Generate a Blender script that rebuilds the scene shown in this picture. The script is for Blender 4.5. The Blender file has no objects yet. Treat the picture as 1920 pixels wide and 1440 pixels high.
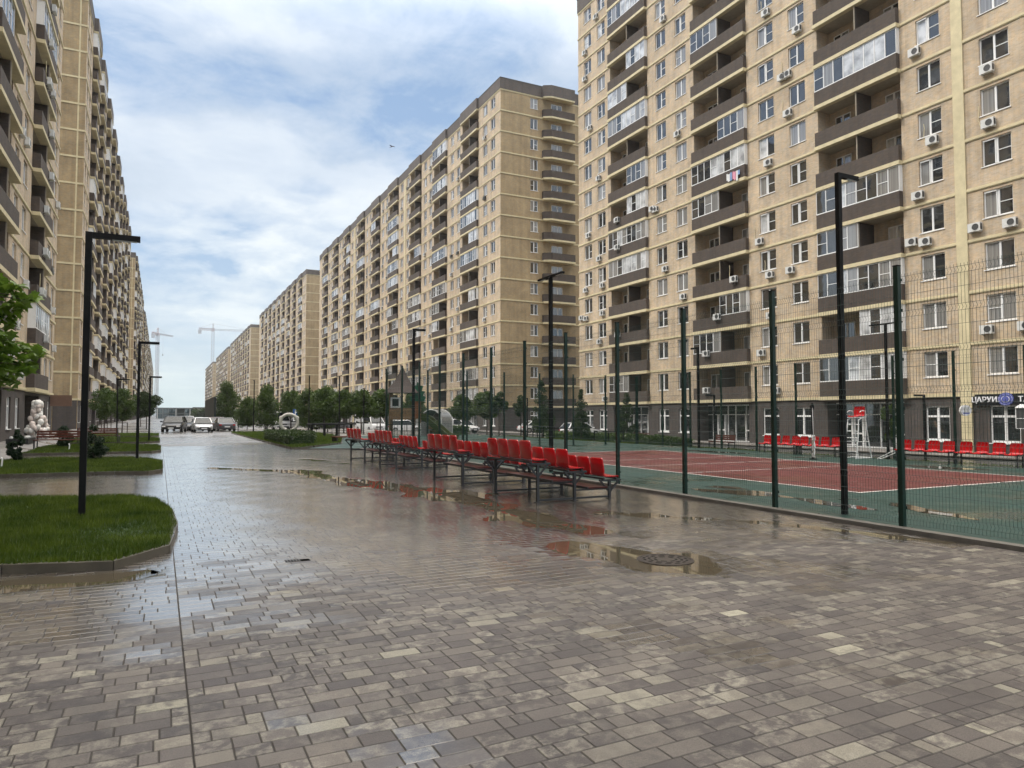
import bpy, math, random
import numpy as np
from mathutils import Matrix, Vector
R = math.radians
random.seed(7); rng = np.random.default_rng(7)
scene = bpy.context.scene
col = scene.collection
CAMZ = 1.84
YAW = R(26.388); PIT = R(2.495); FPX = 1331.0

def project(x, y, z):
    z -= CAMZ
    fw = x*math.sin(YAW)+y*math.cos(YAW); r = x*math.cos(YAW)-y*math.sin(YAW)
    d = fw*math.cos(PIT)+z*math.sin(PIT); u = -fw*math.sin(PIT)+z*math.cos(PIT)
    if d < 0.5: return (-9999, -9999, 9999)
    return (960+FPX*r/d, 720-FPX*u/d, d)

# ------------------------------------------------------------------ materials
def new_mat(name):
    m = bpy.data.materials.new(name); m.use_nodes = True
    nt = m.node_tree
    b = nt.nodes['Principled BSDF']
    return m, nt, b

def N(nt, typ, **kw):
    n = nt.nodes.new(typ)
    for k, v in kw.items(): setattr(n, k, v)
    return n

def ramp(nt, stops):
    r = N(nt, 'ShaderNodeValToRGB')
    e = r.color_ramp.elements
    while len(e) < len(stops): e.new(0.5)
    for i, (p, c) in enumerate(stops):
        e[i].position = p; e[i].color = (*c, 1) if len(c) == 3 else c
    return r

def mixc(nt, a, b, fac, mode='MIX'):
    m = N(nt, 'ShaderNodeMix', data_type='RGBA', blend_type=mode)
    for sock, v in ((m.inputs[6], a), (m.inputs[7], b), (m.inputs[0], fac)):
        if isinstance(v, (tuple, list)): sock.default_value = (*v, 1) if len(v) == 3 else v
        elif isinstance(v, (int, float)): sock.default_value = v
        else: nt.links.new(v, sock)
    return m.outputs[2]

def noise(nt, scale, detail=4, rough=.5, vec=None, dist=0):
    n = N(nt, 'ShaderNodeTexNoise'); n.inputs['Scale'].default_value = scale
    n.inputs['Detail'].default_value = detail; n.inputs['Roughness'].default_value = rough
    n.inputs['Distortion'].default_value = dist
    if vec is None:
        g = N(nt, 'ShaderNodeNewGeometry'); vec = g.outputs['Position']
    nt.links.new(vec, n.inputs['Vector'])
    return n

def simple(name, c, rough=.6, spec=.5, metal=0, var=.12, vscale=3., bump=0, bscale=40, ior=1.45, coat=0):
    m, nt, b = new_mat(name)
    n = noise(nt, vscale, 5, .6)
    lo = tuple(x*(1-var) for x in c); hi = tuple(min(1, x*(1+var)) for x in c)
    r = ramp(nt, [(.3, lo), (.7, hi)]); nt.links.new(n.outputs['Fac'], r.inputs[0])
    nt.links.new(r.outputs[0], b.inputs['Base Color'])
    b.inputs['Roughness'].default_value = rough; b.inputs['Metallic'].default_value = metal
    b.inputs['Specular IOR Level'].default_value = spec; b.inputs['IOR'].default_value = ior
    if coat: b.inputs['Coat Weight'].default_value = coat; b.inputs['Coat Roughness'].default_value = .05
    if bump:
        n2 = noise(nt, bscale, 4); bp = N(nt, 'ShaderNodeBump'); bp.inputs['Strength'].default_value = bump
        bp.inputs['Distance'].default_value = .01
        nt.links.new(n2.outputs['Fac'], bp.inputs['Height']); nt.links.new(bp.outputs[0], b.inputs['Normal'])
    return m

def brick(name, c1, c2, mort, bw=.25, rh=.077, mott=.25, bump=.4):
    m, nt, b = new_mat(name)
    g = N(nt, 'ShaderNodeNewGeometry'); s = N(nt, 'ShaderNodeSeparateXYZ'); nt.links.new(g.outputs['Position'], s.inputs[0])
    ad = N(nt, 'ShaderNodeMath', operation='ADD'); nt.links.new(s.outputs[0], ad.inputs[0]); nt.links.new(s.outputs[1], ad.inputs[1])
    cb = N(nt, 'ShaderNodeCombineXYZ'); nt.links.new(ad.outputs[0], cb.inputs[0]); nt.links.new(s.outputs[2], cb.inputs[1])
    t = N(nt, 'ShaderNodeTexBrick'); t.inputs['Scale'].default_value = 1
    t.inputs['Brick Width'].default_value = bw; t.inputs['Row Height'].default_value = rh
    t.inputs['Mortar Size'].default_value = .007; t.inputs['Bias'].default_value = -.1
    t.inputs['Color1'].default_value = (*c1, 1); t.inputs['Color2'].default_value = (*c2, 1); t.inputs['Mortar'].default_value = (*mort, 1)
    nt.links.new(cb.outputs[0], t.inputs['Vector'])
    n = noise(nt, .5, 6, .65, dist=.5); r = ramp(nt, [(.3, (1-mott,)*3), (.72, (1+mott*.3,)*3)]); nt.links.new(n.outputs['Fac'], r.inputs[0])
    c = mixc(nt, t.outputs['Color'], r.outputs[0], 1., 'MULTIPLY')
    # patches of differently fired brick
    n3 = noise(nt, 3.5, 3); r3 = ramp(nt, [(.35, (.93, .95, 1)), (.65, (1.06, 1, .92))]); nt.links.new(n3.outputs['Fac'], r3.inputs[0])
    c = mixc(nt, c, r3.outputs[0], 1., 'MULTIPLY')
    sv = N(nt, 'ShaderNodeMapping'); sv.inputs['Scale'].default_value = (1.6, .07, 1); nt.links.new(cb.outputs[0], sv.inputs['Vector'])
    ns = noise(nt, 1.0, 5, .65, vec=sv.outputs[0]); rs = ramp(nt, [(.38, (.86, .85, .84)), (.55, (1.04, 1.04, 1.03))]); nt.links.new(ns.outputs['Fac'], rs.inputs[0])
    c = mixc(nt, c, rs.outputs[0], 1., 'MULTIPLY')
    nt.links.new(c, b.inputs['Base Color']); b.inputs['Roughness'].default_value = .85
    bp = N(nt, 'ShaderNodeBump', invert=True); bp.inputs['Strength'].default_value = bump; bp.inputs['Distance'].default_value = .008
    nt.links.new(t.outputs['Fac'], bp.inputs['Height']); nt.links.new(bp.outputs[0], b.inputs['Normal'])
    return m

def glass(name, c, ior=2.2, rough=.03, stripes=False):
    m, nt, b = new_mat(name)
    if stripes:
        g = N(nt, 'ShaderNodeNewGeometry'); s = N(nt, 'ShaderNodeSeparateXYZ'); nt.links.new(g.outputs['Position'], s.inputs[0])
        ad = N(nt, 'ShaderNodeMath', operation='ADD'); nt.links.new(s.outputs[0], ad.inputs[0]); nt.links.new(s.outputs[1], ad.inputs[1])
        cb = N(nt, 'ShaderNodeCombineXYZ'); nt.links.new(ad.outputs[0], cb.inputs[0])
        n = noise(nt, 9, 3, .6, vec=cb.outputs[0])
    else:
        n = noise(nt, 1.3, 3)
    r = ramp(nt, [(.35, tuple(x*.55 for x in c)), (.65, tuple(x*1.3 for x in c))]); nt.links.new(n.outputs['Fac'], r.inputs[0])
    nt.links.new(r.outputs[0], b.inputs['Base Color'])
    b.inputs['Roughness'].default_value = rough; b.inputs['IOR'].default_value = ior
    n2 = noise(nt, .9, 2); bp = N(nt, 'ShaderNodeBump'); bp.inputs['Strength'].default_value = .12; bp.inputs['Distance'].default_value = .02
    nt.links.new(n2.outputs['Fac'], bp.inputs['Height']); nt.links.new(bp.outputs[0], b.inputs['Normal'])
    return m

def foliage(name, dark, light, vs=2.5):
    m, nt, b = new_mat(name)
    n = noise(nt, vs, 6, .75); r = ramp(nt, [(.3, dark), (.68, light)]); nt.links.new(n.outputs['Fac'], r.inputs[0])
    nt.links.new(r.outputs[0], b.inputs['Base Color']); b.inputs['Roughness'].default_value = .45
    tr = N(nt, 'ShaderNodeBsdfTranslucent'); nt.links.new(r.outputs[0], tr.inputs['Color'])
    mx = N(nt, 'ShaderNodeMixShader'); mx.inputs[0].default_value = .35
    out = nt.nodes['Material Output']
    nt.links.new(b.outputs[0], mx.inputs[1]); nt.links.new(tr.outputs[0], mx.inputs[2]); nt.links.new(mx.outputs[0], out.inputs['Surface'])
    return m

def paver_mat(name):
    m, nt, b = new_mat(name)
    at = N(nt, 'ShaderNodeAttribute', attribute_name='tone', attribute_type='GEOMETRY')
    sp = N(nt, 'ShaderNodeSeparateColor'); nt.links.new(at.outputs['Color'], sp.inputs[0])
    base = ramp(nt, [(0, (.045, .036, .035)), (.3, (.072, .058, .053)), (.55, (.096, .080, .071)), (.78, (.138, .117, .097)), (.86, (.23, .212, .165)), (1, (.35, .325, .245))])
    nt.links.new(sp.outputs[0], base.inputs[0])
    alt = ramp(nt, [(0, (.065, .054, .050)), (.5, (.15, .132, .110)), (1, (.32, .297, .235))]); nt.links.new(sp.outputs[1], alt.inputs[0])
    gp = N(nt, 'ShaderNodeNewGeometry'); off = N(nt, 'ShaderNodeVectorMath', operation='MULTIPLY_ADD'); nt.links.new(at.outputs['Color'], off.inputs[0]); off.inputs[1].default_value = (9.3, 17.1, 0); nt.links.new(gp.outputs['Position'], off.inputs[2])
    n = noise(nt, 9, 6, .7, vec=off.outputs[0], dist=.25); mk = ramp(nt, [(.45, (0, 0, 0)), (.60, (1, 1, 1))]); nt.links.new(n.outputs['Fac'], mk.inputs[0])
    mu = N(nt, 'ShaderNodeMath', operation='MULTIPLY'); nt.links.new(mk.outputs[0], mu.inputs[0]); mu.inputs[1].default_value = .75
    c = mixc(nt, base.outputs[0], alt.outputs[0], mu.outputs[0])
    sp2 = noise(nt, 160, 4, .7); gr = ramp(nt, [(.36, (.45, .45, .45)), (.62, (1.2, 1.2, 1.2))]); nt.links.new(sp2.outputs['Fac'], gr.inputs[0])
    c = mixc(nt, c, gr.outputs[0], .8, 'MULTIPLY')
    st = noise(nt, 1.1, 5, .6); sr = ramp(nt, [(.35, (.78, .78, .78)), (.6, (1.05, 1.05, 1.05))]); nt.links.new(st.outputs['Fac'], sr.inputs[0])
    c = mixc(nt, c, sr.outputs[0], 1., 'MULTIPLY')
    # wetness: film of rain water, patchy, thinner close to the camera's end of the plaza
    g = N(nt, 'ShaderNodeNewGeometry'); s = N(nt, 'ShaderNodeSeparateXYZ'); nt.links.new(g.outputs['Position'], s.inputs[0])
    mr = N(nt, 'ShaderNodeMapRange'); nt.links.new(s.outputs[1], mr.inputs['Value'])
    mr.inputs['From Min'].default_value = 5.2; mr.inputs['From Max'].default_value = 12.; mr.inputs['To Min'].default_value = -.26; mr.inputs['To Max'].default_value = .33
    wn = noise(nt, .42, 6, .62, dist=.6)
    a0 = N(nt, 'ShaderNodeMath', operation='ADD'); nt.links.new(wn.outputs['Fac'], a0.inputs[0]); nt.links.new(mr.outputs[0], a0.inputs[1])
    a = N(nt, 'ShaderNodeMath', operation='MULTIPLY_ADD'); nt.links.new(at.outputs['Alpha'], a.inputs[0]); a.inputs[1].default_value = .4; tv = N(nt, 'ShaderNodeMath', operation='MULTIPLY_ADD'); nt.links.new(sp.outputs[1], tv.inputs[0]); tv.inputs[1].default_value = .13; nt.links.new(a0.outputs[0], tv.inputs[2]); nt.links.new(tv.outputs[0], a.inputs[2])
    rr = ramp(nt, [(.40, (.55,)*3), (.54, (.34,)*3), (.68, (.22,)*3), (.9, (.10,)*3)]); nt.links.new(a.outputs[0], rr.inputs[0])
    nt.links.new(mixc(nt, (.75, .75, .75), rr.outputs[0], sp.outputs[2]), b.inputs['Roughness'])
    wet = ramp(nt, [(.42, (1, 1, 1)), (.62, (.78, .76, .74)), (.9, (.6, .58, .55))]); nt.links.new(a.outputs[0], wet.inputs[0])
    c = mixc(nt, c, wet.outputs[0], 1., 'MULTIPLY')
    c = mixc(nt, (.022, .018, .014), c, sp.outputs[2])
    nt.links.new(c, b.inputs['Base Color'])
    b.inputs['IOR'].default_value = 1.55
    cw = ramp(nt, [(.45, (0, 0, 0)), (.68, (1, 1, 1))]); nt.links.new(a.outputs[0], cw.inputs[0]); cm = N(nt, 'ShaderNodeMath', operation='MULTIPLY'); nt.links.new(cw.outputs[0], cm.inputs[0]); nt.links.new(sp.outputs[2], cm.inputs[1]); nt.links.new(cm.outputs[0], b.inputs['Coat Weight']); b.inputs['Coat Roughness'].default_value = .2; b.inputs['Coat IOR'].default_value = 2.1
    bp = N(nt, 'ShaderNodeBump'); bp.inputs['Distance'].default_value = .004
    bs = ramp(nt, [(.42, (.8,)*3), (.65, (.12,)*3)]); nt.links.new(a.outputs[0], bs.inputs[0]); nt.links.new(bs.outputs[0], bp.inputs['Strength'])
    nb = noise(nt, 90, 5, .7); nt.links.new(nb.outputs['Fac'], bp.inputs['Height']); nt.links.new(bp.outputs[0], b.inputs['Normal'])
    return m

def wetground(name, c, scale=.3, lo=.1, hi=.5, var=.25, bump=.1, bscale=120):
    m, nt, b = new_mat(name)
    n = noise(nt, 2.2, 6, .65); r = ramp(nt, [(.3, tuple(x*(1-var) for x in c)), (.7, tuple(x*(1+var) for x in c))]); nt.links.new(n.outputs['Fac'], r.inputs[0])
    n3 = noise(nt, 200, 3); r3 = ramp(nt, [(.3, (.7,)*3), (.7, (1.15,)*3)]); nt.links.new(n3.outputs['Fac'], r3.inputs[0])
    nt.links.new(mixc(nt, r.outputs[0], r3.outputs[0], .7, 'MULTIPLY'), b.inputs['Base Color'])
    w = noise(nt, scale, 5, .6); rr = ramp(nt, [(.42, (hi,)*3), (.62, (lo,)*3)]); nt.links.new(w.outputs['Fac'], rr.inputs[0])
    nt.links.new(rr.outputs[0], b.inputs['Roughness']); b.inputs['IOR'].default_value = 1.4
    nb = noise(nt, bscale, 4, .7); bp = N(nt, 'ShaderNodeBump'); bp.inputs['Strength'].default_value = bump; bp.inputs['Distance'].default_value = .004
    nt.links.new(nb.outputs['Fac'], bp.inputs['Height']); nt.links.new(bp.outputs[0], b.inputs['Normal'])
    return m

M = {}
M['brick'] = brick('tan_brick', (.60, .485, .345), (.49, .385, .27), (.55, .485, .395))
M['brick_side'] = brick('shaded_ochre_brick', (.42, .32, .185), (.35, .262, .15), (.39, .315, .205), mott=.3)  # gable brick: weaker light on these faces is put into a darker colour
M['brick_brown'] = brick('brown_brick', (.088, .068, .056), (.066, .052, .044), (.075, .062, .052), mott=.15)
M['brick_ground'] = brick('dark_ground_floor_brick', (.088, .074, .068), (.066, .056, .052), (.08, .07, .065), mott=.2)
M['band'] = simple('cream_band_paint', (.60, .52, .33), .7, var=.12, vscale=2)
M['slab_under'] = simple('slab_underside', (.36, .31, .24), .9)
M['white'] = simple('white_window_plastic', (.80, .80, .79), .35, var=.04)
M['g_dark'] = glass('window_glass_dark', (.028, .030, .032))
M['g_curt'] = glass('window_glass_curtain', (.24, .235, .225), stripes=True)
M['g_blind'] = glass('window_glass_blind', (.52, .53, .54), stripes=False)
M['roofm'] = simple('roof_felt', (.1, .1, .1), .9)
M['parapet'] = brick('grey_brown_parapet', (.125, .105, .095), (.10, .085, .078), (.11, .1, .09), mott=.2)
M['ac'] = simple('ac_white', (.62, .62, .60), .5, var=.08)
M['acfan'] = simple('ac_fan_grille', (.06, .06, .06), .5)
M['black'] = simple('black_powder_coat', (.005, .005, .0052), .55, var=.2, spec=.2)
M['lens'] = simple('lamp_lens', (.55, .55, .52), .3)
M['green_post'] = simple('green_fence_paint', (.004, .022, .015), .35, var=.2)
M['green_wire'] = simple('green_fence_wire', (.006, .026, .020), .4, var=.1)
M['red'] = simple('red_seat_plastic', (.45, .005, .009), .22, var=.06, coat=.3)
M['redboard'] = simple('red_foot_board', (.055, .012, .010), .3, var=.25, vscale=6)
M['steel'] = simple('dark_bleacher_steel', (.030, .032, .035), .38, var=.25)
M['kerb'] = wetground('kerb_concrete', (.085, .075, .058), .8, .25, .55)
M['kerb_light'] = wetground('light_kerb', (.15, .14, .125), .8, .3, .6)
M['soil'] = simple('wet_soil_lawn', (.020, .045, .010), .8, var=.4, vscale=5, bump=.5)
M['grass'] = foliage('grass_blades', (.016, .046, .003), (.115, .160, .012), 1.4)
M['leafA'] = foliage('maple_leaves', (.035, .085, .008), (.16, .25, .03), 3)
M['leafB'] = foliage('tree_leaves_dark', (.012, .030, .006), (.050, .085, .014), 1.8)
M['leafC'] = foliage('tree_leaves_mid', (.020, .050, .006), (.085, .135, .016), 1.8)
M['leafD'] = foliage('conifer_needles', (.008, .022, .008), (.022, .05, .016), 4)
M['bark'] = simple('bark', (.06, .045, .035), .9, var=.4, vscale=20, bump=.8)
M['wood'] = simple('red_brown_wood', (.10, .028, .016), .45, var=.4, vscale=12)
M['water'] = None
M['paver'] = paver_mat('wet_concrete_pavers')
M['joint'] = simple('paver_joint_sand', (.04, .035, .03), .7, var=.3, vscale=30)
M['asphalt'] = wetground('wet_asphalt', (.075, .073, .07), .12, .07, .4)
M['asphalt_far'] = wetground('wet_grey_paving', (.20, .19, .18), .12, .16, .36, bump=.02)
M['walk'] = wetground('grey_path_paving', (.22, .205, .19), .3, .15, .55)
M['court_green'] = wetground('green_court_rubber', (.015, .048, .040), .35, .22, .6, var=.15, bump=.3)
M['court_red'] = wetground('red_court_rubber', (.105, .019, .017), .35, .3, .65, var=.12, bump=.3)
M['line'] = simple('court_line_paint', (.72, .70, .66), .5, var=.1, vscale=8)
M['iron'] = simple('wet_cast_iron', (.06, .05, .045), .3, metal=.3, var=.3, vscale=30)
M['hole'] = simple('black_hole', (.004, .004, .004), .9)
m, nt, b = new_mat('puddle_water'); b.inputs['Base Color'].default_value = (.075, .062, .042, 1); b.inputs['Roughness'].default_value = .012; b.inputs['IOR'].default_value = 1.5
nn = noise(nt, 3, 2); bp = N(nt, 'ShaderNodeBump'); bp.inputs['Strength'].default_value = .02; bp.inputs['Distance'].default_value = .01
nt.links.new(nn.outputs['Fac'], bp.inputs['Height']); nt.links.new(bp.outputs[0], b.inputs['Normal']); M['water'] = m

# ------------------------------------------------------------------ mesh builder
class MB:
    def __init__(s): s.v = []; s.f = []; s.m = []; s.mats = []
    def mi(s, mat):
        if mat not in s.mats: s.mats.append(mat)
        return s.mats.index(mat)
    def face(s, pts, mat):
        i = len(s.v); s.v.extend(pts); s.f.append(tuple(range(i, i+len(pts)))); s.m.append(s.mi(mat))
    def box(s, x0, x1, y0, y1, z0, z1, mat, off=(0, 0, 0)):
        ox, oy, oz = off
        i = len(s.v)
        s.v.extend([(x+ox, y+oy, z+oz) for z in (z0, z1) for x, y in ((x0, y0), (x1, y0), (x1, y1), (x0, y1))])
        k = s.mi(mat)
        for q in ((0, 3, 2, 1), (4, 5, 6, 7), (0, 1, 5, 4), (1, 2, 6, 5), (2, 3, 7, 6), (3, 0, 4, 7)):
            s.f.append(tuple(i+a for a in q)); s.m.append(k)
    def obox(s, p, ax, half, mat):   # oriented box: centre, 3 axes
        p = Vector(p); i = len(s.v)
        for sz in (-1, 1):
            for sx, sy in ((-1, -1), (1, -1), (1, 1), (-1, 1)):
                s.v.append(tuple(p+ax[0]*half[0]*sx+ax[1]*half[1]*sy+ax[2]*half[2]*sz))
        k = s.mi(mat)
        for q in ((0, 3, 2, 1), (4, 5, 6, 7), (0, 1, 5, 4), (1, 2, 6, 5), (2, 3, 7, 6), (3, 0, 4, 7)):
            s.f.append(tuple(i+a for a in q)); s.m.append(k)
    def bar(s, a, b, w, h, mat):
        a = Vector(a); b = Vector(b); d = (b-a); L = d.length; d.normalize()
        up = Vector((0, 0, 1)) if abs(d.z) < .95 else Vector((0, 1, 0))
        x = d.cross(up).normalized(); y = x.cross(d).normalized()
        s.obox((a+b)/2, (x, y, d), (w/2, h/2, L/2), mat)
    def tube(s, pts, r, mat, n=6, close=False, cap=True):
        pts = [Vector(p) for p in pts]; rs = r if isinstance(r, (list, tuple)) else [r]*len(pts)
        base = len(s.v); k = s.mi(mat); L = len(pts)
        for i, p in enumerate(pts):
            if close: d = pts[(i+1) % L]-pts[i-1]
            else: d = pts[min(i+1, L-1)]-pts[max(i-1, 0)]
            d.normalize()
            up = Vector((0, 0, 1)) if abs(d.z) < .9 else Vector((0, 1, 0))
            x = d.cross(up).normalized(); y = x.cross(d).normalized()
            for j in range(n):
                a = 2*math.pi*j/n
                s.v.append(tuple(p+(x*math.cos(a)+y*math.sin(a))*rs[i]))
        for i in range(L if close else L-1):
            for j in range(n):
                a = base+i*n+j; b2 = base+i*n+(j+1) % n; c = base+((i+1) % L)*n+(j+1) % n; d2 = base+((i+1) % L)*n+j
                s.f.append((a, b2, c, d2)); s.m.append(k)
        if cap and not close:
            s.f.append(tuple(base+j for j in range(n))); s.m.append(k)
            s.f.append(tuple(base+(L-1)*n+j for j in reversed(range(n)))); s.m.append(k)
    def lathe(s, prof, mat, n=16, c=(0, 0, 0)):
        base = len(s.v); k = s.mi(mat)
        for r, z in prof:
            for j in range(n):
                a = 2*math.pi*j/n; s.v.append((c[0]+r*math.cos(a), c[1]+r*math.sin(a), c[2]+z))
        for i in range(len(prof)-1):
            for j in range(n):
                s.f.append((base+i*n+j, base+i*n+(j+1) % n, base+(i+1)*n+(j+1) % n, base+(i+1)*n+j)); s.m.append(k)
        s.f.append(tuple(base+j for j in reversed(range(n)))); s.m.append(k)
        s.f.append(tuple(base+(len(prof)-1)*n+j for j in range(n))); s.m.append(k)
    def prism(s, poly, z0, z1, mat):
        n = len(poly); i = len(s.v); k = s.mi(mat)
        s.v += [(x, y, z0) for x, y in poly]+[(x, y, z1) for x, y in poly]
        s.f.append(tuple(i+j for j in reversed(range(n)))); s.m.append(k)
        s.f.append(tuple(i+n+j for j in range(n))); s.m.append(k)
        for j in range(n):
            s.f.append((i+j, i+(j+1) % n, i+n+(j+1) % n, i+n+j)); s.m.append(k)
    def mesh(s, name, smooth=False):
        me = bpy.data.meshes.new(name); me.from_pydata(s.v, [], s.f); me.update()
        for mt in s.mats: me.materials.append(mt)
        if len(s.mats) > 1: me.polygons.foreach_set('material_index', s.m)
        if smooth:
            me.polygons.foreach_set('use_smooth', [True]*len(me.polygons))
            try: me.set_sharp_from_angle(angle=R(40))
            except Exception: pass
        return me
    def build(s, name, parent=None, loc=(0, 0, 0), rz=0, smooth=False):
        o = bpy.data.objects.new(name, s.mesh(name, smooth)); col.objects.link(o)
        o.location = loc; o.rotation_euler = (0, 0, rz)
        if parent: o.parent = parent
        return o

def tag(o, label=None, cat=None, group=None, kind=None):
    if label: o['label'] = label
    if cat: o['category'] = cat
    if group: o['group'] = group
    if kind: o['kind'] = kind
    return o
def thing(name, loc, label, cat, rz=0, group=None):
    o = bpy.data.objects.new(name, None); col.objects.link(o); o.empty_display_size = .2
    o.location = loc; o.rotation_euler = (0, 0, rz)
    return tag(o, label, cat, group)
def part(name, me, parent, loc=(0, 0, 0), rz=0):
    o = bpy.data.objects.new(name, me); col.objects.link(o); o.location = loc; o.rotation_euler = (0, 0, rz); o.parent = parent
    return o
def copy_tree(o, parent=None):
    kids = [c for c in bpy.data.objects if c.parent == o]
    c = o.copy(); col.objects.link(c); c.parent = parent
    for k in kids: copy_tree(k, c)
    return c
def np_mesh(name, verts, faces, mats):
    """verts (n,3) array, faces (m,k) array"""
    me = bpy.data.meshes.new(name); n = len(verts); f, k = faces.shape
    me.vertices.add(n); me.vertices.foreach_set('co', verts.astype(np.float32).ravel())
    me.loops.add(f*k); me.loops.foreach_set('vertex_index', faces.astype(np.int32).ravel())
    me.polygons.add(f); me.polygons.foreach_set('loop_start', np.arange(0, f*k, k, dtype=np.int32))
    me.update(calc_edges=True)
    me.polygons.foreach_set('use_smooth', [False]*f)
    for m_ in mats: me.materials.append(m_)
    return me
# ------------------------------------------------------------------ ground
def inpoly(px, py, poly):
    c = np.zeros(px.shape, bool); n = len(poly)
    for i in range(n):
        x1, y1 = poly[i]; x2, y2 = poly[(i+1) % n]
        cond = ((y1 > py) != (y2 > py))
        xs = (x2-x1)*(py-y1)/((y2-y1) if y2 != y1 else 1e-9)+x1
        c ^= cond & (px < xs)
    return c
def ground_z(x):
    if x < 27: return 0.
    if x < 30.5: return -.45*(x-27)/3.5
    return -.45
BED1 = [(-5.6, 10.1), (-1.6, 10.05), (-.45, 9.72), (.16, 10.6), (.30, 12.6), (.26, 14.6), (-.02, 16.3), (-.6, 17.4), (-1.6, 17.9), (-5.6, 18.2)]
BED2 = [(-5.6, 25.4), (-1.2, 25.1), (-.27, 24.75), (.13, 25.5), (.16, 29.4), (-.2, 31.5), (-.9, 32.7), (-2.2, 33.1), (-5.6, 33.4)]
BED3 = [(-5.6, 38.6), (-1.2, 38.5), (-.3, 38.3), (.1, 39.3), (.13, 43.6), (-.1, 46), (-.6, 47.4), (-1.6, 47.9), (-5.6, 48.1)]
BED4 = [(-5.6, 52.4), (-.7, 52.0), (.07, 53), (.07, 59), (-.35, 61.6), (-1.4, 62.4), (-5.6, 62.5)]
BED5 = [(-5.6, 66.5), (-.6, 66.2), (.0, 67.2), (.0, 74.5), (-.6, 76.2), (-5.6, 76.4)]
ISL = [(6.9, 39.5), (10.3, 45.1), (13.2, 57), (14.2, 77.4), (6.6, 77.4), (6.42, 75.5), (6.38, 39.4)]

b = MB()
xs = [-2500, -8.1, 10.6, 27, 30.5, 42.5, 2500]
for i in range(len(xs)-1):
    for y0, y1 in ((-600, 0), (0, 100), (100, 3000)):
        z0, z1 = ground_z(xs[i])-.06, ground_z(xs[i+1])-.06
        b.face([(xs[i], y0, z0), (xs[i+1], y0, z1), (xs[i+1], y1, z1), (xs[i], y1, z0)], M['asphalt'])
tag(b.build('ground'), kind='structure')

PUD = [((1.6, 26.8), (4.2, 24.0), .55, .016), ((4.1, 24.0), (5.0, 18.6), .5, .020), ((4.9, 19.0), (6.1, 15.2), .66, .026), ((6.1, 15.2), (6.05, 11.6), .52, .022),
       ((6.05, 11.6), (6.3, 9.6), .5, .014), ((5.3, 8.5), (5.6, 7.25), .55, .024), ((6.2, 7.4), (5.6, 6.9), .35, .014), ((-5, 9.55), (-.3, 9.35), .32, .03), 
       ((5.5, 30.5), (6.5, 27), .4, .013), ((7.6, 11.2), (9.4, 9.0), .4, .012), ((9.6, 8.6), (10.3, 6.6), .25, .013)]
def H(x, y):
    h = .0022*np.sin(x*1.9+.7*y)+.0022*np.sin(y*1.3-x*.6+1)+.0016*np.sin(x*4.3+y*2.9)+.0012*np.sin(y*5.7-x*3.1)
    for (ax, ay), (bx, by), r, d in PUD:
        dx, dy = bx-ax, by-ay; t = np.clip(((x-ax)*dx+(y-ay)*dy)/(dx*dx+dy*dy), 0, 1)
        q = ((x-ax-t*dx)**2+(y-ay-t*dy)**2)/(r*r)
        w = 1+.35*np.sin(x*3.1+y*1.7)+.25*np.sin(y*4.4-x*5.2)
        h = h-d*np.exp(-q*w)
    return h
# pavers: every stone a slightly tilted bevelled slab
rows = []
y = .6; RW = .147
while y < 46.2:
    for (xa, xb) in ((max(-5.6, -.17*y-4.5), .1988), (.2012, 10.42)):
        x = xa - (random.random()*.2 if xa < -1 else 0)
        if xa > 0: x = xa
        first = True
        while x < xb:
            w = random.choice((.30, .30, .30, .20, .20, .15, .10, .25))
            if first and xa > 0: w = random.choice((.3, .2, .1)); first = False
            if xb-x-w < .07: w = xb-x
            if w > .03: rows.append((x, y, w))
            x += w
    y += RW
T = np.array(rows); cx = T[:, 0]+T[:, 2]/2; cy = T[:, 1]+RW/2
keep = np.ones(len(T), bool)
for P in (BED1, BED2, BED3):
    Pa = np.array(P); pc = Pa.mean(0); keep &= ~inpoly(cx, cy, [tuple(pc+(q-pc)*(1-.24/np.linalg.norm(q-pc))) for q in Pa])
keep &= ~inpoly(cx, cy, ISL)
keep &= ((cx-5.83)**2+(cy-7.34)**2) > .36**2
keep &= ~((abs(cx-1.52) < .10) & (abs(cy-9.37) < .075))
T = T[keep]; cx = cx[keep]; cy = cy[keep]; n = len(T)
near = np.clip((14-cy)/8, .12, 1); nt_ = np.clip((14-cy)/8, .42, 1)
hz = H(cx, cy)+rng.normal(0, .0004, n)*near
gx = (H(cx+.05, cy)-H(cx-.05, cy))/.1+rng.normal(0, .0015, n)*nt_; gy = (H(cx, cy+.05)-H(cx, cy-.05))/.1+rng.normal(0, .0015, n)*nt_
g2 = .0032; be = .0035; bev = .0032*near**1.5+.0002
V = np.zeros((n, 12, 3))
for k, (sx, sy) in enumerate(((0, 0), (1, 0), (1, 1), (0, 1))):
    for lv, ins in enumerate((g2+be, g2, 0.)):
        X = T[:, 0]+ins+sx*(T[:, 2]-2*ins); Y = T[:, 1]+ins+sy*(RW-2*ins)
        zz = hz+gx*(X-cx)+gy*(Y-cy) if lv < 2 else H(X, Y)
        V[:, k+4*lv, 0] = X; V[:, k+4*lv, 1] = Y; V[:, k+4*lv, 2] = zz-(0 if lv == 0 else bev)
fq = np.array([[0, 1, 2, 3], [4, 5, 1, 0], [5, 6, 2, 1], [6, 7, 3, 2], [7, 4, 0, 3], [8, 9, 5, 4], [9, 10, 6, 5], [10, 11, 7, 6], [11, 8, 4, 7]])
F = (np.arange(n)*12)[:, None, None]+fq[None]
me = np_mesh('plaza_paving', V.reshape(-1, 3), F.reshape(-1, 4), [M['paver']])
ca = me.color_attributes.new('tone', 'FLOAT_COLOR', 'CORNER')
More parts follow.
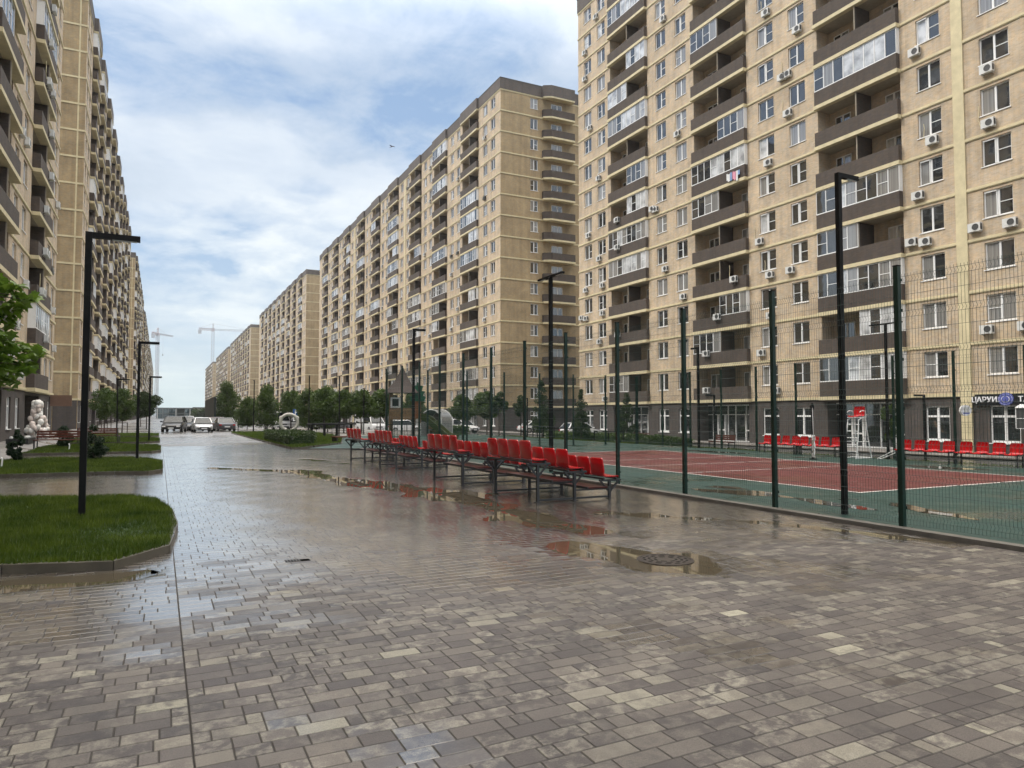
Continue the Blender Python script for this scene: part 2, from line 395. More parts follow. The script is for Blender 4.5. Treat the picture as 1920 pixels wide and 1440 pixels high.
u = rng.random(n); lightpatch = .5+.5*np.sin(cx*.9+1.3*np.sin(cy*.4))*np.sin(cy*.7+cx*.3)
tone = np.clip(u*.84+.16*(rng.random(n) < .09)*(.5+lightpatch), 0, 1)
wet = np.clip((-.0015-H(cx, cy))/.006, 0, 1)
c4 = np.stack([tone, rng.random(n), np.ones(n), wet], 1)
c4 = np.repeat(c4[:, None, :], 36, axis=1); c4[:, 4:20, 2] = .6; c4[:, 20:, 2] = ((1-near)*.25)[:, None]
ca.data.foreach_set('color', c4.astype(np.float32).ravel())
po = bpy.data.objects.new('plaza_paving', me); col.objects.link(po); tag(po, kind='structure')
# bed of sand under the stones
b = MB(); b.face([(-5.6, .2, -.05), (10.45, .2, -.05), (10.45, 12, -.05), (-5.6, 12, -.05)], M['joint']); b.face([(-5.6, 12, -.05), (10.45, 12, -.05), (10.45, 46.2, -.035), (-5.6, 46.2, -.035)], M['joint']); tag(b.build('paving_bed'), kind='structure')
# puddles
cs = .11; gxs = np.arange(-5.5, 10.4, cs); gys = np.arange(5, 46, cs); GX, GY = np.meshgrid(gxs, gys)
msk = H(GX, GY) < -.0085
for P in (BED1, BED2, BED3, ISL): msk &= ~inpoly(GX, GY, P)
LV = -.0118
for (x0, x1, y0, y1) in ((-6, 1, 5, 12), (4, 7.05, 5, 9.35), (0, 7.05, 9.35, 60), (7.05, 11, 5, 60)):
    mk = msk & (GX >= x0) & (GX < x1) & (GY >= y0) & (GY < y1)
    q = np.argwhere(mk)
    if len(q) < 4: continue
    bx = GX[mk]; by = GY[mk]; h2 = cs/2+.0001
    VV = np.stack([np.stack([bx-h2, by-h2], 1), np.stack([bx+h2, by-h2], 1), np.stack([bx+h2, by+h2], 1), np.stack([bx-h2, by+h2], 1)], 1)
    VV = np.concatenate([VV, np.full(VV.shape[:2]+(1,), LV)], 2).reshape(-1, 3)
    me = np_mesh('puddle', VV, np.arange(len(VV)).reshape(-1, 4), [M['water']])
    o = bpy.data.objects.new('puddle', me); col.objects.link(o); tag(o, kind='structure')
def sheet(name, poly, z, mat, thick=0):
    b = MB()
    if thick: b.prism(poly, z-thick, z, mat)
    else: b.face([(x, y, z) for x, y in poly], mat)
    return tag(b.build(name), kind='structure')
sheet('road', [(-5.6, 46.2), (27, 46.2), (27, 1200), (-5.6, 1200)], -.004, M['asphalt_far'])
sheet('paving', [(-5.6, -40), (10.45, -40), (10.45, .2), (-5.6, .2)], -.004, M['walk'])
sheet('path', [(10.45, 36.95), (27, 36.95), (27, 46.19), (10.45, 46.19)], -.006, M['walk'])
b = MB()
b.face([(-8.3, -40, .30), (-6.6, -40, .26), (-6.6, 1200, .26), (-8.3, 1200, .30)], M['walk']); b.face([(-6.6, -40, .26), (-5.6, -40, .0), (-5.6, 1200, .0), (-6.6, 1200, .26)], M['walk'])
tag(b.build('sidewalk'), kind='structure')
b = MB()
for x0, x1 in ((27, 30.5), (30.5, 33.4)):
    b.face([(x0, -40, ground_z(x0)-.01), (x1, -40, ground_z(x1)-.01), (x1, 1200, ground_z(x1)-.01), (x0, 1200, ground_z(x0)-.01)], M['walk'])
b.face([(39, -40, -.40), (42.6, -40, -.38), (42.6, 1200, -.38), (39, 1200, -.40)], M['walk'])
b.face([(39, -40, -.45), (39, -40, -.40), (39, 1200, -.40), (39, 1200, -.45)], M['kerb'])
tag(b.build('pavement'), kind='structure')

# court
sheet('court_surface', [(10.74, -14), (26.95, -14), (26.95, 36.85), (10.74, 36.85)], .022, M['court_green'], .07)
sheet('court_field', [(14.65, 11.3), (22.9, 11.3), (22.9, 29.55), (14.65, 29.55)], .026, M['court_red'])
b = MB(); w = .05
def ln(x0, x1, y0, y1, z=.030): b.face([(x0, y0, z), (x1, y0, z), (x1, y1, z), (x0, y1, z)], M['line'])
ln(14.65, 22.9, 11.3, 11.37); ln(14.65, 22.9, 29.48, 29.55); ln(14.65, 14.72, 11.37, 29.48); ln(22.83, 22.9, 11.37, 29.48)
for yy in (17.56, 20.59, 23.6): ln(14.72, 22.83, yy-w/2, yy+w/2)
tag(b.build('court_marking'), kind='structure')
sheet('playground_surface', [(6.98, 39.5), (9.3, 38.2), (10.72, 36.9), (27, 36.9), (27, 62), (13.4, 62), (13.1, 57), (10.4, 45.1)], .010, M['court_green'], .05)
b = MB(); b.box(10.5, 10.7, -14, 36.9, -.05, .055, M['kerb_light']); tag(b.build('kerb'), kind='structure')
b = MB()
for i, (p, q) in enumerate((((6.5, 39.3), (9.3, 38.05)), ((9.3, 38.05), (10.6, 36.95)))): b.bar((*p, .0), (*q, .0), .1, .1, M['kerb'])
tag(b.build('kerb'), kind='structure')
# rain pools on the court
def pool(cx_, cy_, rx, ry, rot, seed, z=.027):
    rr = random.Random(seed); n_ = 40; ph = [rr.random()*6 for _ in range(4)]
    pts = []
    for i in range(n_):
        a = 2*math.pi*i/n_; q = 1+.18*math.sin(2*a+ph[0])+.14*math.sin(3*a+ph[1])+.1*math.sin(5*a+ph[2])+.06*math.sin(9*a+ph[3])
        x_, y_ = rx*q*math.cos(a), ry*q*math.sin(a)
        pts.append((cx_+x_*math.cos(rot)-y_*math.sin(rot), cy_+x_*math.sin(rot)+y_*math.cos(rot)))
    return sheet('puddle', pts, z, M['water'])
pool(12.2, 12.7, .42, 1.15, .5, 3); pool(12.75, 13.6, .25, .6, .3, 4); pool(12.35, 10.2, .28, .95, -.2, 5); pool(13.1, 8.7, .28, .95, -.35, 6); pool(12.45, 11.5, .12, .4, 0, 8)
pool(24.2, 15.5, .5, 1.4, 0, 11); pool(24.5, 27, .4, 2.2, 0, 12)

# lawns: raised kerbed beds with real blades
def lawn(name, poly, dens, hgt, zf=None, kerb=True, bw=.010, seedn=0, edge=.10):
    zf = zf or (lambda x, y: .10)
    g = np.random.default_rng(seedn)
    P = np.array(poly); c = P.mean(0); inner = [tuple(c+(p-c)*(1-edge/np.linalg.norm(p-c))) for p in P]; rim = [tuple(c+(p-c)*(1-.035/np.linalg.norm(p-c))) for p in P]
    if kerb:
        b = MB(); n_ = len(poly)
        for i in range(n_):
            p0, p1 = poly[i], poly[(i+1) % n_]; q0, q1 = inner[i], inner[(i+1) % n_]
            Ls = math.hypot(p1[0]-p0[0], p1[1]-p0[1]); m_ = max(1, round(Ls/.95)); e_ = .006/Ls
            for j in range(m_):
                s0, s1 = j/m_+e_, (j+1)/m_-e_; lp = lambda a_, b_, s: (a_[0]+(b_[0]-a_[0])*s, a_[1]+(b_[1]-a_[1])*s)
                a0, a1, c0, c1 = lp(p0, p1, s0), lp(p0, p1, s1), lp(q0, q1, s0), lp(q0, q1, s1); zt_ = .105+random.uniform(-.005, .005)
                i0 = len(b.v); b.v += [(*v, z_) for z_ in (-.05, zt_) for v in (a0, a1, c1, c0)]; kk = b.mi(M['kerb'])
                for q_ in ((4, 5, 6, 7), (0, 1, 5, 4), (1, 2, 6, 5), (2, 3, 7, 6), (3, 0, 4, 7)): b.f.append(tuple(i0+w_ for w_ in q_)); b.m.append(kk)
        tag(b.build('kerb'), kind='structure')
    mn, mx = P.min(0), P.max(0); A = (mx-mn).prod(); n_ = int(A*dens)
    X = g.uniform(mn[0], mx[0], n_); Y = g.uniform(mn[1], mx[1], n_); k = inpoly(X, Y, rim if kerb else inner); X = X[k]; Y = Y[k]
    n_ = len(X); Z = np.array([zf(a, b_) for a, b_ in zip(X, Y)])
    mound = .05*np.sin(X*1.1+2)*np.sin(Y*.9)*(1 if kerb else 0)
    Z = Z+mound*.5
    th = g.uniform(0, 6.283, n_); hh = hgt*g.uniform(.5, 1.25, n_)*(1+.3*np.sin(X*2.3+Y)*np.sin(Y*1.7)); le = hh*g.uniform(.1, .7, n_); ld = g.uniform(0, 6.283, n_)
    wd = bw*g.uniform(.6, 1.4, n_)
    V = np.zeros((n_, 3, 3))
    V[:, 0] = np.stack([X-wd*np.cos(th), Y-wd*np.sin(th), Z-.01], 1); V[:, 1] = np.stack([X+wd*np.cos(th), Y+wd*np.sin(th), Z-.01], 1)
    V[:, 2] = np.stack([X+le*np.cos(ld), Y+le*np.sin(ld), Z+hh], 1)
    me = np_mesh(name, V.reshape(-1, 3), np.arange(n_*3).reshape(-1, 3), [M['grass']])
    o = bpy.data.objects.new(name, me); col.objects.link(o); tag(o, kind='stuff'); 
    b = MB()
    if kerb: b.face([(x, y, .095) for x, y in inner], M['soil'])
    else:
        x0, x1 = mn[0], mx[0]; xsx = [x0]+[q for q in (30.5,) if x0 < q < x1]+[x1]
        for i in range(len(xsx)-1): b.face([(xsx[i], mn[1], zf(xsx[i], 0)+.0), (xsx[i+1], mn[1], zf(xsx[i+1], 0)+.0), (xsx[i+1], mx[1], zf(xsx[i+1], 0)+.0), (xsx[i], mx[1], zf(xsx[i], 0)+.0)], M['soil'])
    tag(b.build('soil'), kind='structure')
    return o
g1 = lawn('grass', BED1, 2600, .085, seedn=1, bw=.006); tag(g1, 'grass in the nearest kerbed bed', 'grass')
tag(lawn('grass', BED2, 900, .09, seedn=2, bw=.011), 'grass in the second bed', 'grass')
tag(lawn('grass', BED3, 420, .09, seedn=3, bw=.016), 'grass in the third bed', 'grass')
tag(lawn('grass', BED4, 260, .09, seedn=4, bw=.02), 'grass in the fourth bed', 'grass')
tag(lawn('grass', BED5, 200, .09, seedn=5, bw=.02), 'grass in the fifth bed', 'grass')
tag(lawn('grass', ISL, 220, .09, seedn=6, bw=.02), 'grass of the island beside the hedge', 'grass')
zr = lambda x, y: ground_z(x)+.03
for i, (x0, x1, y0, y1) in enumerate(((27.5, 33, 37.5, 58), (27.5, 33, 26.5, 33.4), (28.2, 33, 16.5, 23.2), (28.2, 33, 8, 14.6))):
    tag(lawn('grass', [(x0, y0), (x1, y0), (x1, y1), (x0, y1)], 240, .12, zf=zr, kerb=False, seedn=10+i, bw=.022), 'grass strip beyond the court', 'grass')
# ------------------------------------------------------------------ apartment blocks
FL = 3.0
_cache = {}
def win_geo(b, w, h, typ, off=(0, 0, 0), glassmats=None, split=True, gb=None):
    """window in local coords: x 0..w, y outward, z 0..h; frame set back in its reveal"""
    t = .075; y0, y1 = -.17, -.11; W_ = M['white']
    gb = gb or b; gm = glassmats or (M['g_dark'], M['g_dark'])
    b.box(0, t, y0, y1, 0, h, W_, off); b.box(w-t, w, y0, y1, 0, h, W_, off)
    b.box(t, w-t, y0, y1, 0, t, W_, off); b.box(t, w-t, y0, y1, h-t, h, W_, off)
    b.box(-.05, w+.05, y1+.001, .05, -.05, -.005, W_, off)     # sill
    mid = w*.5
    b.box(mid-.055, mid+.055, y0, y1+.01, t, h-t, W_, off)
    if typ in (1, 3): b.box(t, mid-.055, y0, y1, h*.5-.02, h*.5+.02, W_, off)
    if typ == 2: b.box(mid+.055, w-t, y0, y1, h*.5-.02, h*.5+.02, W_, off)
    yg = -.145
    ox, oy, oz = off
    for k, (a, c) in enumerate(((t, mid-.055), (mid+.055, w-t))):
        gb.face([(a+ox, yg+oy, t+oz), (c+ox, yg+oy, t+oz), (c+ox, yg+oy, h-t+oz), (a+ox, yg+oy, h-t+oz)], gm[k])
    if typ == 3:   # tilted-open sash
        a, c = mid+.06, w-t
        b.box(a, a+.05, -.10, -.06, t, h-t, W_, off); b.box(a, c, -.05, -.01, h-t-.05, h-t, W_, off)
def tall_win(b, w, h, off):
    t = .08; y0, y1 = -.17, -.10; W_ = M['white']
    b.box(0, t, y0, y1, 0, h, W_, off); b.box(w-t, w, y0, y1, 0, h, W_, off); b.box(t, w-t, y0, y1, 0, .14, W_, off); b.box(t, w-t, y0, y1, h-t, h, W_, off)
    b.box(w/2-.07, w/2+.07, y0, y1+.01, .14, h-t, W_, off); b.box(t, w-t, y0, y1+.005, h*.68, h*.68+.12, W_, off)
    b.box(-.06, w+.06, y1+.001, .07, -.05, -.003, W_, off)
    ox, oy, oz = off
    b.face([(t+ox, -.14+oy, t+oz), (w-t+ox, -.14+oy, t+oz), (w-t+ox, -.14+oy, h-t+oz), (t+ox, -.14+oy, h-t+oz)], M['g_dark'])
def storefront(b, w, h, off, rr):
    W_ = M['white']; ox, oy, oz = off
    b.face([(ox, -1.0+oy, oz), (w+ox, -1.0+oy, oz), (w+ox, -1.0+oy, h+oz), (ox, -1.0+oy, h+oz)], M['g_dark'])
    b.box(0, w, -1.0, -.93, h-.08, h, W_, off); b.box(0, w, -1.0, -.93, h*.72, h*.72+.06, W_, off); b.box(0, w, -1.0, -.93, 0, .08, W_, off)
    x = 0
    while x < w:
        b.box(x, min(w, x+.07), -1.0, -.92, 0, h, W_, off); x += rr.choice((.55, .9, .9, 1.2))
    for dx in (.35, w*.62):
        b.box(dx, dx+.12, -1.0, -.88, 0, h*.72, W_, off); b.box(dx+.85, dx+.97, -1.0, -.88, 0, h*.72, W_, off); b.box(dx+.12, dx+.85, -1.0, -.88, .9, 1.0, W_, off)
    b.box(0, w, -1.0, 0, -.05, -.002, M['kerb'], off)
def glaze(b, x0, x1, y, z0, z1, rr, off, light=.3):
    W_ = M['white']; t = .06; ox, oy, oz = off
    b.box(x0, x1, y-.03, y+.03, z0, z0+.07, W_, off); b.box(x0, x1, y-.03, y+.03, z1-.07, z1, W_, off)
    n = max(2, round((x1-x0)/.78)); st = (x1-x0)/n
    for i in range(n+1):
        xc = x0+i*st; b.box(max(x0, xc-t/2), min(x1, xc+t/2), y-.03, y+.03, z0+.07, z1-.07, W_, off)
    for i in range(n):
        a, c = x0+i*st+t/2, x0+(i+1)*st-t/2
        q = rr.random(); gm = M['g_blind'] if q < light else (M['g_curt'] if q < light+.2 else M['g_dark'])
        b.face([(a+ox, y+oy, z0+.07+oz), (c+ox, y+oy, z0+.07+oz), (c+ox, y+oy, z1-.07+oz), (a+ox, y+oy, z1-.07+oz)], gm)
        if rr.random() < .4: b.box(a, c, y-.025, y+.025, (z0+z1)/2-.02, (z0+z1)/2+.02, W_, off)
def balcony_geo(b, w, prot, rr, off=(0, 0, 0), pm=None, cham=0, inner=True, part_x=.48):
    pm = pm or M['brick_brown']
    b.box(-.06, w+.06, .002, prot+.06, -.13, .125, M['band'], off)
    b.box(0, w, prot-.12, prot, .126, 1.16, pm, off); b.box(0, .12, .0, prot-.12, .126, 1.16, pm, off); b.box(w-.12, w, .0, prot-.12, .126, 1.16, pm, off)
    if inner:
        px = w*part_x
        b.box(px-.06, px+.06, -1.24, prot-.14, .126, 2.84, pm, off)
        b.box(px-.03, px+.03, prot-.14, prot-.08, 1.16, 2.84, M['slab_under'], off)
        # rear window and door of each half
        for a, c in ((w*.10, w*.30), (w*.72, w*.92)):
            mid = (a+c)/2
            for (p, q, zz) in ((a, mid, 1.0), (mid, c, .14)):
                b.box(p, p+.07, -1.25, -1.19, zz, 2.4, M['white'], off); b.box(q-.07, q, -1.25, -1.19, zz, 2.4, M['white'], off)
                b.box(p, q, -1.25, -1.19, 2.33, 2.4, M['white'], off); b.box(p, q, -1.25, -1.19, zz, zz+.07, M['white'], off)
                ox, oy, oz = off
                b.face([(p+.07+ox, -1.22+oy, zz+oz), (q-.07+ox, -1.22+oy, zz+oz), (q-.07+ox, -1.22+oy, 2.33+oz), (p+.07+ox, -1.22+oy, 2.33+oz)], M['g_dark'] if rr.random() < .7 else M['g_curt'])
def ac_geo(b, off=(0, 0, 0)):
    b.box(-.40, .40, .06, .34, -.28, .28, M['ac'], off)
    ox, oy, oz = off
    n = 14; cx_ = -.10
    b.face([(cx_+.22*math.cos(2*math.pi*i/n)+ox, .343+oy, .22*math.sin(2*math.pi*i/n)+oz) for i in range(n)], M['acfan'])
    b.tube([(cx_+.23*math.cos(2*math.pi*i/n)+ox, .345+oy, .23*math.sin(2*math.pi*i/n)+oz) for i in range(n)], .012, M['ac'], 4, close=True)
    for s in (-.3, .3): b.box(s-.02, s+.02, .0, .36, -.33, -.285, M['ac'], off)
    b.face([(-.402+ox, .1+oy, -.2+oz), (-.402+ox, .3+oy, -.2+oz), (-.402+ox, .3+oy, .2+oz), (-.402+ox, .1+oy, .2+oz)], M['acfan'])

def facade(root, org, th, length, cols, prot=.35, nf=15, zf1=3.0, zb=-.45, tag_wall='wall', wm=None, pm=None, gl=None, seed=1, detail=True, pillars=(), acp=.38, items=None, bandm=None, light=.3, gbase=True):
    """org: world xy of local u=0; th: rotation; cols: list of (type,u0,u1). Emits fixed meshes and queues windows / balconies in `items`."""
    rr = random.Random(seed); wm = wm or M['brick']; pm = pm or M['brick_brown']
    org = (org[0]-root.location.x, org[1]-root.location.y)
    ztop = zf1+FL*nf
    wb = MB(); gbm = MB()
    cols = sorted(cols, key=lambda c: c[1])
    cuts = [0]
    for c in cols: cuts += [c[1], c[2]]
    cuts.append(length)
    z0 = zf1-.11
    def quad(b, u0, u1, za, zz, y=0, m=None): b.face([(u0, y, za), (u1, y, za), (u1, y, zz), (u0, y, zz)], m or wm)
    for i in range(0, len(cuts)-1, 2):
        if cuts[i+1]-cuts[i] > .01: quad(wb, cuts[i], cuts[i+1], z0, ztop)
    for (t, u0, u1) in cols:
        z = z0
        for f in range(nf):
            zf = zf1+f*FL
            if t == 'W': a, c, dep = zf+1.15, zf+2.72, .2
            else: a, c, dep = zf+.125, zf+2.87, 1.26
            quad(wb, u0, u1, z, a)
            rm = wm
            wb.face([(u0, -dep, a), (u0, 0, a), (u0, 0, c), (u0, -dep, c)], rm); wb.face([(u1, 0, a), (u1, -dep, a), (u1, -dep, c), (u1, 0, c)], rm)
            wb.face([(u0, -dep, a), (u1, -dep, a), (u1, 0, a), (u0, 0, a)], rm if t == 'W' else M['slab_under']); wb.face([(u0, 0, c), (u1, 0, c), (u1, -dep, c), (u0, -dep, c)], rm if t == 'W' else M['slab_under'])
            if t != 'W': wb.face([(u0, -dep, a), (u0, -dep, c), (u1, -dep, c), (u1, -dep, a)], wm)
            z = c
            items.append((t, root, org, th, u0, u1, zf, f, rr.random(), prot, pm, gl, light))
        quad(wb, u0, u1, z, ztop)
    # bands
    bm_ = MB()
    for f in range(nf+1):
        zf = zf1+f*FL
        bm_.box(-.05, length+.05, .0015, .05, zf-.105, zf+.105, bandm or M['band'])
        bm_.box(-.06, length+.06, .051, .075, zf-.06, zf+.06, bandm or M['band'])
    for (u0, u1) in pillars: bm_.box(u0, u1, .0015, .09, zf1-.1 if gbase else zb, ztop-.01, M['band'])
    if gbase:
        for (u0, u1) in pillars: bm_.box(u0-.05, u1+.05, -.04, .06, zb, zf1-.11, M['band'])
    # ground floor
    gcols = []
    for (t, u0, u1) in cols:
        if t == 'W': gcols.append((u0, u1, zb+.70, zf1-.62, 0))
        else: gcols.append((u0+.3, u1-.3, zb+.06, zf1-.3, 1))
    u = 0
    for (u0, u1, a, c, k) in gcols:
        quad(gbm, u, u0, zb-.2, zf1-.11, -.05, M['brick_ground']); quad(gbm, u0, u1, zb-.2, a, -.05, M['brick_ground']); quad(gbm, u0, u1, c, zf1-.11, -.05, M['brick_ground'])
        dep = .2 if k == 0 else 1.0
        for uu in (u0, u1): gbm.face([(uu, -.05-dep, a), (uu, -.05, a), (uu, -.05, c), (uu, -.05-dep, c)], M['brick_ground'])
        gbm.face([(u0, -.05, c), (u1, -.05, c), (u1, -.05-dep, c), (u0, -.05-dep, c)], M['brick_ground'])
        if detail:
            key = ('tall' if k == 0 else 'shop', round(u1-u0, 2), round(c-a, 2), 0 if k == 0 else rr.randint(0, 3))
            if key not in _cache:
                q = MB()
                if k == 0: tall_win(q, u1-u0, c-a, (0, 0, 0))
                else: storefront(q, u1-u0, c-a, (0, 0, 0), rr)
                _cache[key] = q.mesh('window' if k == 0 else 'entrance_glazing')
            lo = Matrix.Rotation(th, 3, 'Z') @ Vector((u0, -.05, a))
            part('window' if k == 0 else 'entrance', _cache[key], root, (org[0]+lo.x, org[1]+lo.y, lo.z), th)
        else:
            gbm.face([(u0, -.2, a), (u1, -.2, a), (u1, -.2, c), (u0, -.2, c)], M['g_dark'])
        u = u1
    quad(gbm, u, length, zb-.2, zf1-.11, -.05, M['brick_ground'])
    # parapet
    pb = MB(); pb.box(-.06, length+.06, -.4, .10, ztop+.106, ztop+1.66, M['parapet'])
    for (t, u0, u1) in cols:
        if t != 'W': pb.box(u0-.06, u1+.06, .101, prot+.06, ztop+.106, ztop+1.72, M['parapet']); pb.box(u0-.06, u1+.06, .08, prot+.04, ztop-.12, ztop+.104, M['band'])
    pb.box(-.1, length+.1, -.45, .14, ztop+1.661, ztop+1.72, M['roofm'])
    for nm, q in ((tag_wall, wb), ('string_course', bm_), ('ground_floor_wall', gbm), ('parapet', pb)):
        part(nm, q.mesh(nm), root, (org[0], org[1], 0), th)
    return ztop
def mesh_for_item(it, merged=None, off=None):
    t, root, org, th, u0, u1, zf, f, rv, prot, pm, gl, light = it
    w = u1-u0
    if t == 'W':
        typ = int(rv*10) % 4 if rv > .25 else 0
        q = (rv*37) % 1; gms = [(M['g_dark'], M['g_dark']), (M['g_dark'], M['g_curt']), (M['g_curt'], M['g_curt']), (M['g_dark'], M['g_blind'])][0 if q < .45 else 1 if q < .68 else 2 if q < .92 else 3]
        key = ('W', round(w, 2), typ, tuple(x.name for x in gms))
        if key not in _cache:
            fb, pb = MB(), MB(); win_geo(fb, w, 1.57, typ, glassmats=gms, gb=pb); _cache[key] = (fb.mesh('window'), pb.mesh('pane'), fb, pb)
        return _cache[key], 1.15
    st = gl(u0, f, rv) if gl else ('N' if rv < .62 else 'L' if rv < .74 else 'R' if rv < .84 else 'F')
    key = ('B', round(w, 1), prot, pm.name, int(rv*97) % 3)
    if key not in _cache:
        fb = MB(); balcony_geo(fb, w, prot, random.Random(int(rv*97) % 3), pm=pm); _cache[key] = (fb.mesh('balcony'), None, fb, None)
    g = None
    if st != 'N':
        k2 = ('G', round(w, 1), prot, st, int(rv*71) % 5, light)
        if k2 not in _cache:
            gb_ = MB(); r2 = random.Random(int(rv*71) % 5*7+3); x0, x1 = (0, w) if st == 'F' else ((0, w*.48) if st == 'L' else (w*.48, w))
            if st == 'F': glaze(gb_, 0, w*.49, prot-.05, 1.165, 2.86, r2, (0, 0, 0), light); glaze(gb_, w*.49+.02, w, prot-.05, 1.165, 2.86, r2, (0, 0, 0), light)
            else: glaze(gb_, x0, x1, prot-.05, 1.165, 2.86, r2, (0, 0, 0), light)
            for xx in (x0, x1):
                if xx in (0, w): gb_.box(min(xx, max(0, xx-.05)), max(xx-.001, .05) if xx else .05, .0, prot-.09, 1.165, 2.86, M['white'])
            _cache[k2] = (gb_.mesh('glazing'), None, gb_, None)
        g = _cache[k2]
    c = _cache[key]; return (c[0], g[0] if g else None, c[2], g[2] if g else None), 0
def place_items(items, n_ind=100):
    """nearest in-view windows and balconies become individual parts; the rest of each kind is merged"""
    by = {}
    for it in items: by.setdefault((it[1].name, it[0] == 'W'), []).append(it)
    for (rn, isw), lst in by.items():
        root = lst[0][1]
        def key(it):
            th = it[3]; u = (it[4]+it[5])/2; lo = Matrix.Rotation(th, 3, 'Z') @ Vector((u, 0, 0))
            X = it[2][0]+root.location.x+lo.x; Y = it[2][1]+root.location.y+lo.y
            px, py, d = project(X, Y, it[6]+1.5)
            vis = -40 < px < 1960 and -60 < py < 1440
            if d < 5000:
                p2 = project(X+math.cos(th)*(it[5]-it[4]), Y+math.sin(th)*(it[5]-it[4]), it[6]+1.5)
                size = abs(p2[0]-px)*FPX*1.5/d
            else: size = 0
            return (0 if vis else 1, -size)
        lst.sort(key=key)
        mb = MB(); nm = 'window' if isw else 'balcony'
        for i, it in enumerate(lst):
            (m1, m2, b1, b2), dz = mesh_for_item(it)
            lo = Matrix.Rotation(it[3], 3, 'Z') @ Vector((it[4], 0, 0)); L = (it[2][0]+lo.x, it[2][1]+lo.y, it[6]+dz)
            if i < n_ind:
                o = part(nm, m1, root, L, it[3])
                if m2: part('pane' if isw else 'glazing', m2, o)
            else:
                c, s = math.cos(it[3]), math.sin(it[3])
                for bb in (b1, b2):
                    if not bb: continue
                    base = len(mb.v); mb.v.extend([(x*c-y*s+L[0], x*s+y*c+L[1], z+L[2]) for x, y, z in bb.v])
                    mp = [mb.mi(mm) for mm in bb.mats]
                    mb.f.extend([tuple(base+k for k in f_) for f_ in bb.f]); mb.m.extend([mp[k] for k in bb.m])
        if mb.v: tag(part(nm, mb.mesh(nm), root), kind='stuff')
def shell(root, x0, x1, y0, y1, ztop, zb, wm, skip=()):
    """plain outer walls and flat roof of a block"""
    b = MB(); X0, X1, Y0, Y1 = x0-root.location.x, x1-root.location.x, y0-root.location.y, y1-root.location.y
    S = {'x0': [(X0, Y0), (X0, Y1)], 'x1': [(X1, Y0), (X1, Y1)], 'y0': [(X0, Y0), (X1, Y0)], 'y1': [(X0, Y1), (X1, Y1)]}
    for k, (p, q) in S.items():
        if k in skip: continue
        b.face([(*p, zb-.2), (*q, zb-.2), (*q, ztop+1.6), (*p, ztop+1.6)], wm)
    part('side_wall', b.mesh('side_wall'), root)
    b = MB(); b.face([(X0, Y0, ztop+.3), (X1, Y0, ztop+.3), (X1, Y1, ztop+.3), (X0, Y1, ztop+.3)], M['roofm']); part('roof', b.mesh('roof'), root)
def section(y0, mirror=False, last=False):
    s = [('W', .9, 2.4), ('B', 3.8, 10.2), ('W', 11.2, 12.7), ('W', 14.2, 15.8), ('B', 17.0, 23.4), ('W', 24.4, 25.8), ('W', 27.3, 28.8), ('B', 30.1, 36.5), ('W', 37.4, 38.8)]
    return [(t, y0+a, y0+b_) for t, a, b_ in s]
items = []
ac_items = []
XR, XL = 42.4, -8.1
# --- right near block
rt = thing('apartment_block', (XR, 30, 0), 'tall tan brick apartment block on the right, closest behind the sports court', 'apartment building', group=None)
cols = [c for c in section(25.4)]+[('W', 65.9-.3, 67.1)]
cols = [c for c in cols if not (c[0] == 'W' and abs(c[1]-62.6) < .1)]
cols = [('W', 26.5, 28.0), ('B', 29.1, 35.5), ('W', 36.6, 38.1), ('W', 39.6, 41.2), ('B', 42.4, 48.8), ('W', 49.8, 51.3), ('W', 52.7, 54.2), ('B', 55.5, 61.9), ('W', 62.9, 64.4), ('W', 65.6, 67.1),
        ('W', 22.6, 24.2), ('B', 15.0, 21.4), ('W', 12.2, 13.8), ('W', 9.4, 11.0), ('B', 2.0, 8.4), ('W', -1, .5)]
Y0R = -12.0
G3 = {0: 'F', 1: 'R', 2: 'F', 3: 'L', 4: 'F', 7: 'F'}; G2 = {1: 'L', 2: 'R', 5: 'L', 6: 'F', 7: 'R', 10: 'L', 13: 'F'}; G1 = {0: 'L', 4: 'F', 5: 'F', 6: 'R', 7: 'R', 9: 'F', 10: 'L', 11: 'R', 13: 'F'}
flip = {'L': 'R', 'R': 'L', 'F': 'F', 'N': 'N'}   # u runs away from the camera, so photo-left is the high-u half
def glR(u0, f, rv):
    yy = u0+Y0R
    d = G3 if 28 < yy < 30 else G2 if 41 < yy < 43 else G1 if 54 < yy < 57 else None
    if d is None: return 'N' if rv < .5 else 'F'
    return flip[d.get(f, 'N')]
lc = [(t, a-Y0R, b_-Y0R) for t, a, b_ in cols]
zt = facade(rt, (XR, Y0R), R(90), 68.3-Y0R, lc, gl=glR, seed=3, pillars=[(25.1-Y0R, 25.75-Y0R)], items=items, gbase=False, light=.38)
shell(rt, XR, XR+17, Y0R, 68.3, zt, -.45, M['brick_side'], skip=('x0',))
# --- right middle block with its gable
rm = thing('apartment_block', (XR, 130, 0), 'long tan brick apartment block in the middle with a blank gable and corner balconies', 'apartment building')
cols = [('W', 90.9, 92.4), ('W', 93.6, 95.1), ('B', 96.8, 103.2), ('W', 104.1, 105.5), ('W', 106.8, 108.2), ('B', 109.8, 116.2), ('W', 117.2, 118.6), ('W', 120.0, 121.5), ('B', 122.9, 129.3), ('W', 130.0, 131.5)]
cols += section(133.0)+[(t, a, b_) for t, a, b_ in section(173.4) if b_ < 215]
lc = [(t, a-89.1, b_-89.1) for t, a, b_ in cols]
zt = facade(rm, (XR, 89.1), R(90), 215.6-89.1, lc, seed=5, pillars=[(132.1-89.1, 132.8-89.1), (172.4-89.1, 173.1-89.1)], items=items, light=.38)
shell(rm, XR, XR+17, 89.1, 215.6, zt, -.45, M['brick_side'], skip=('x0', 'y0'))
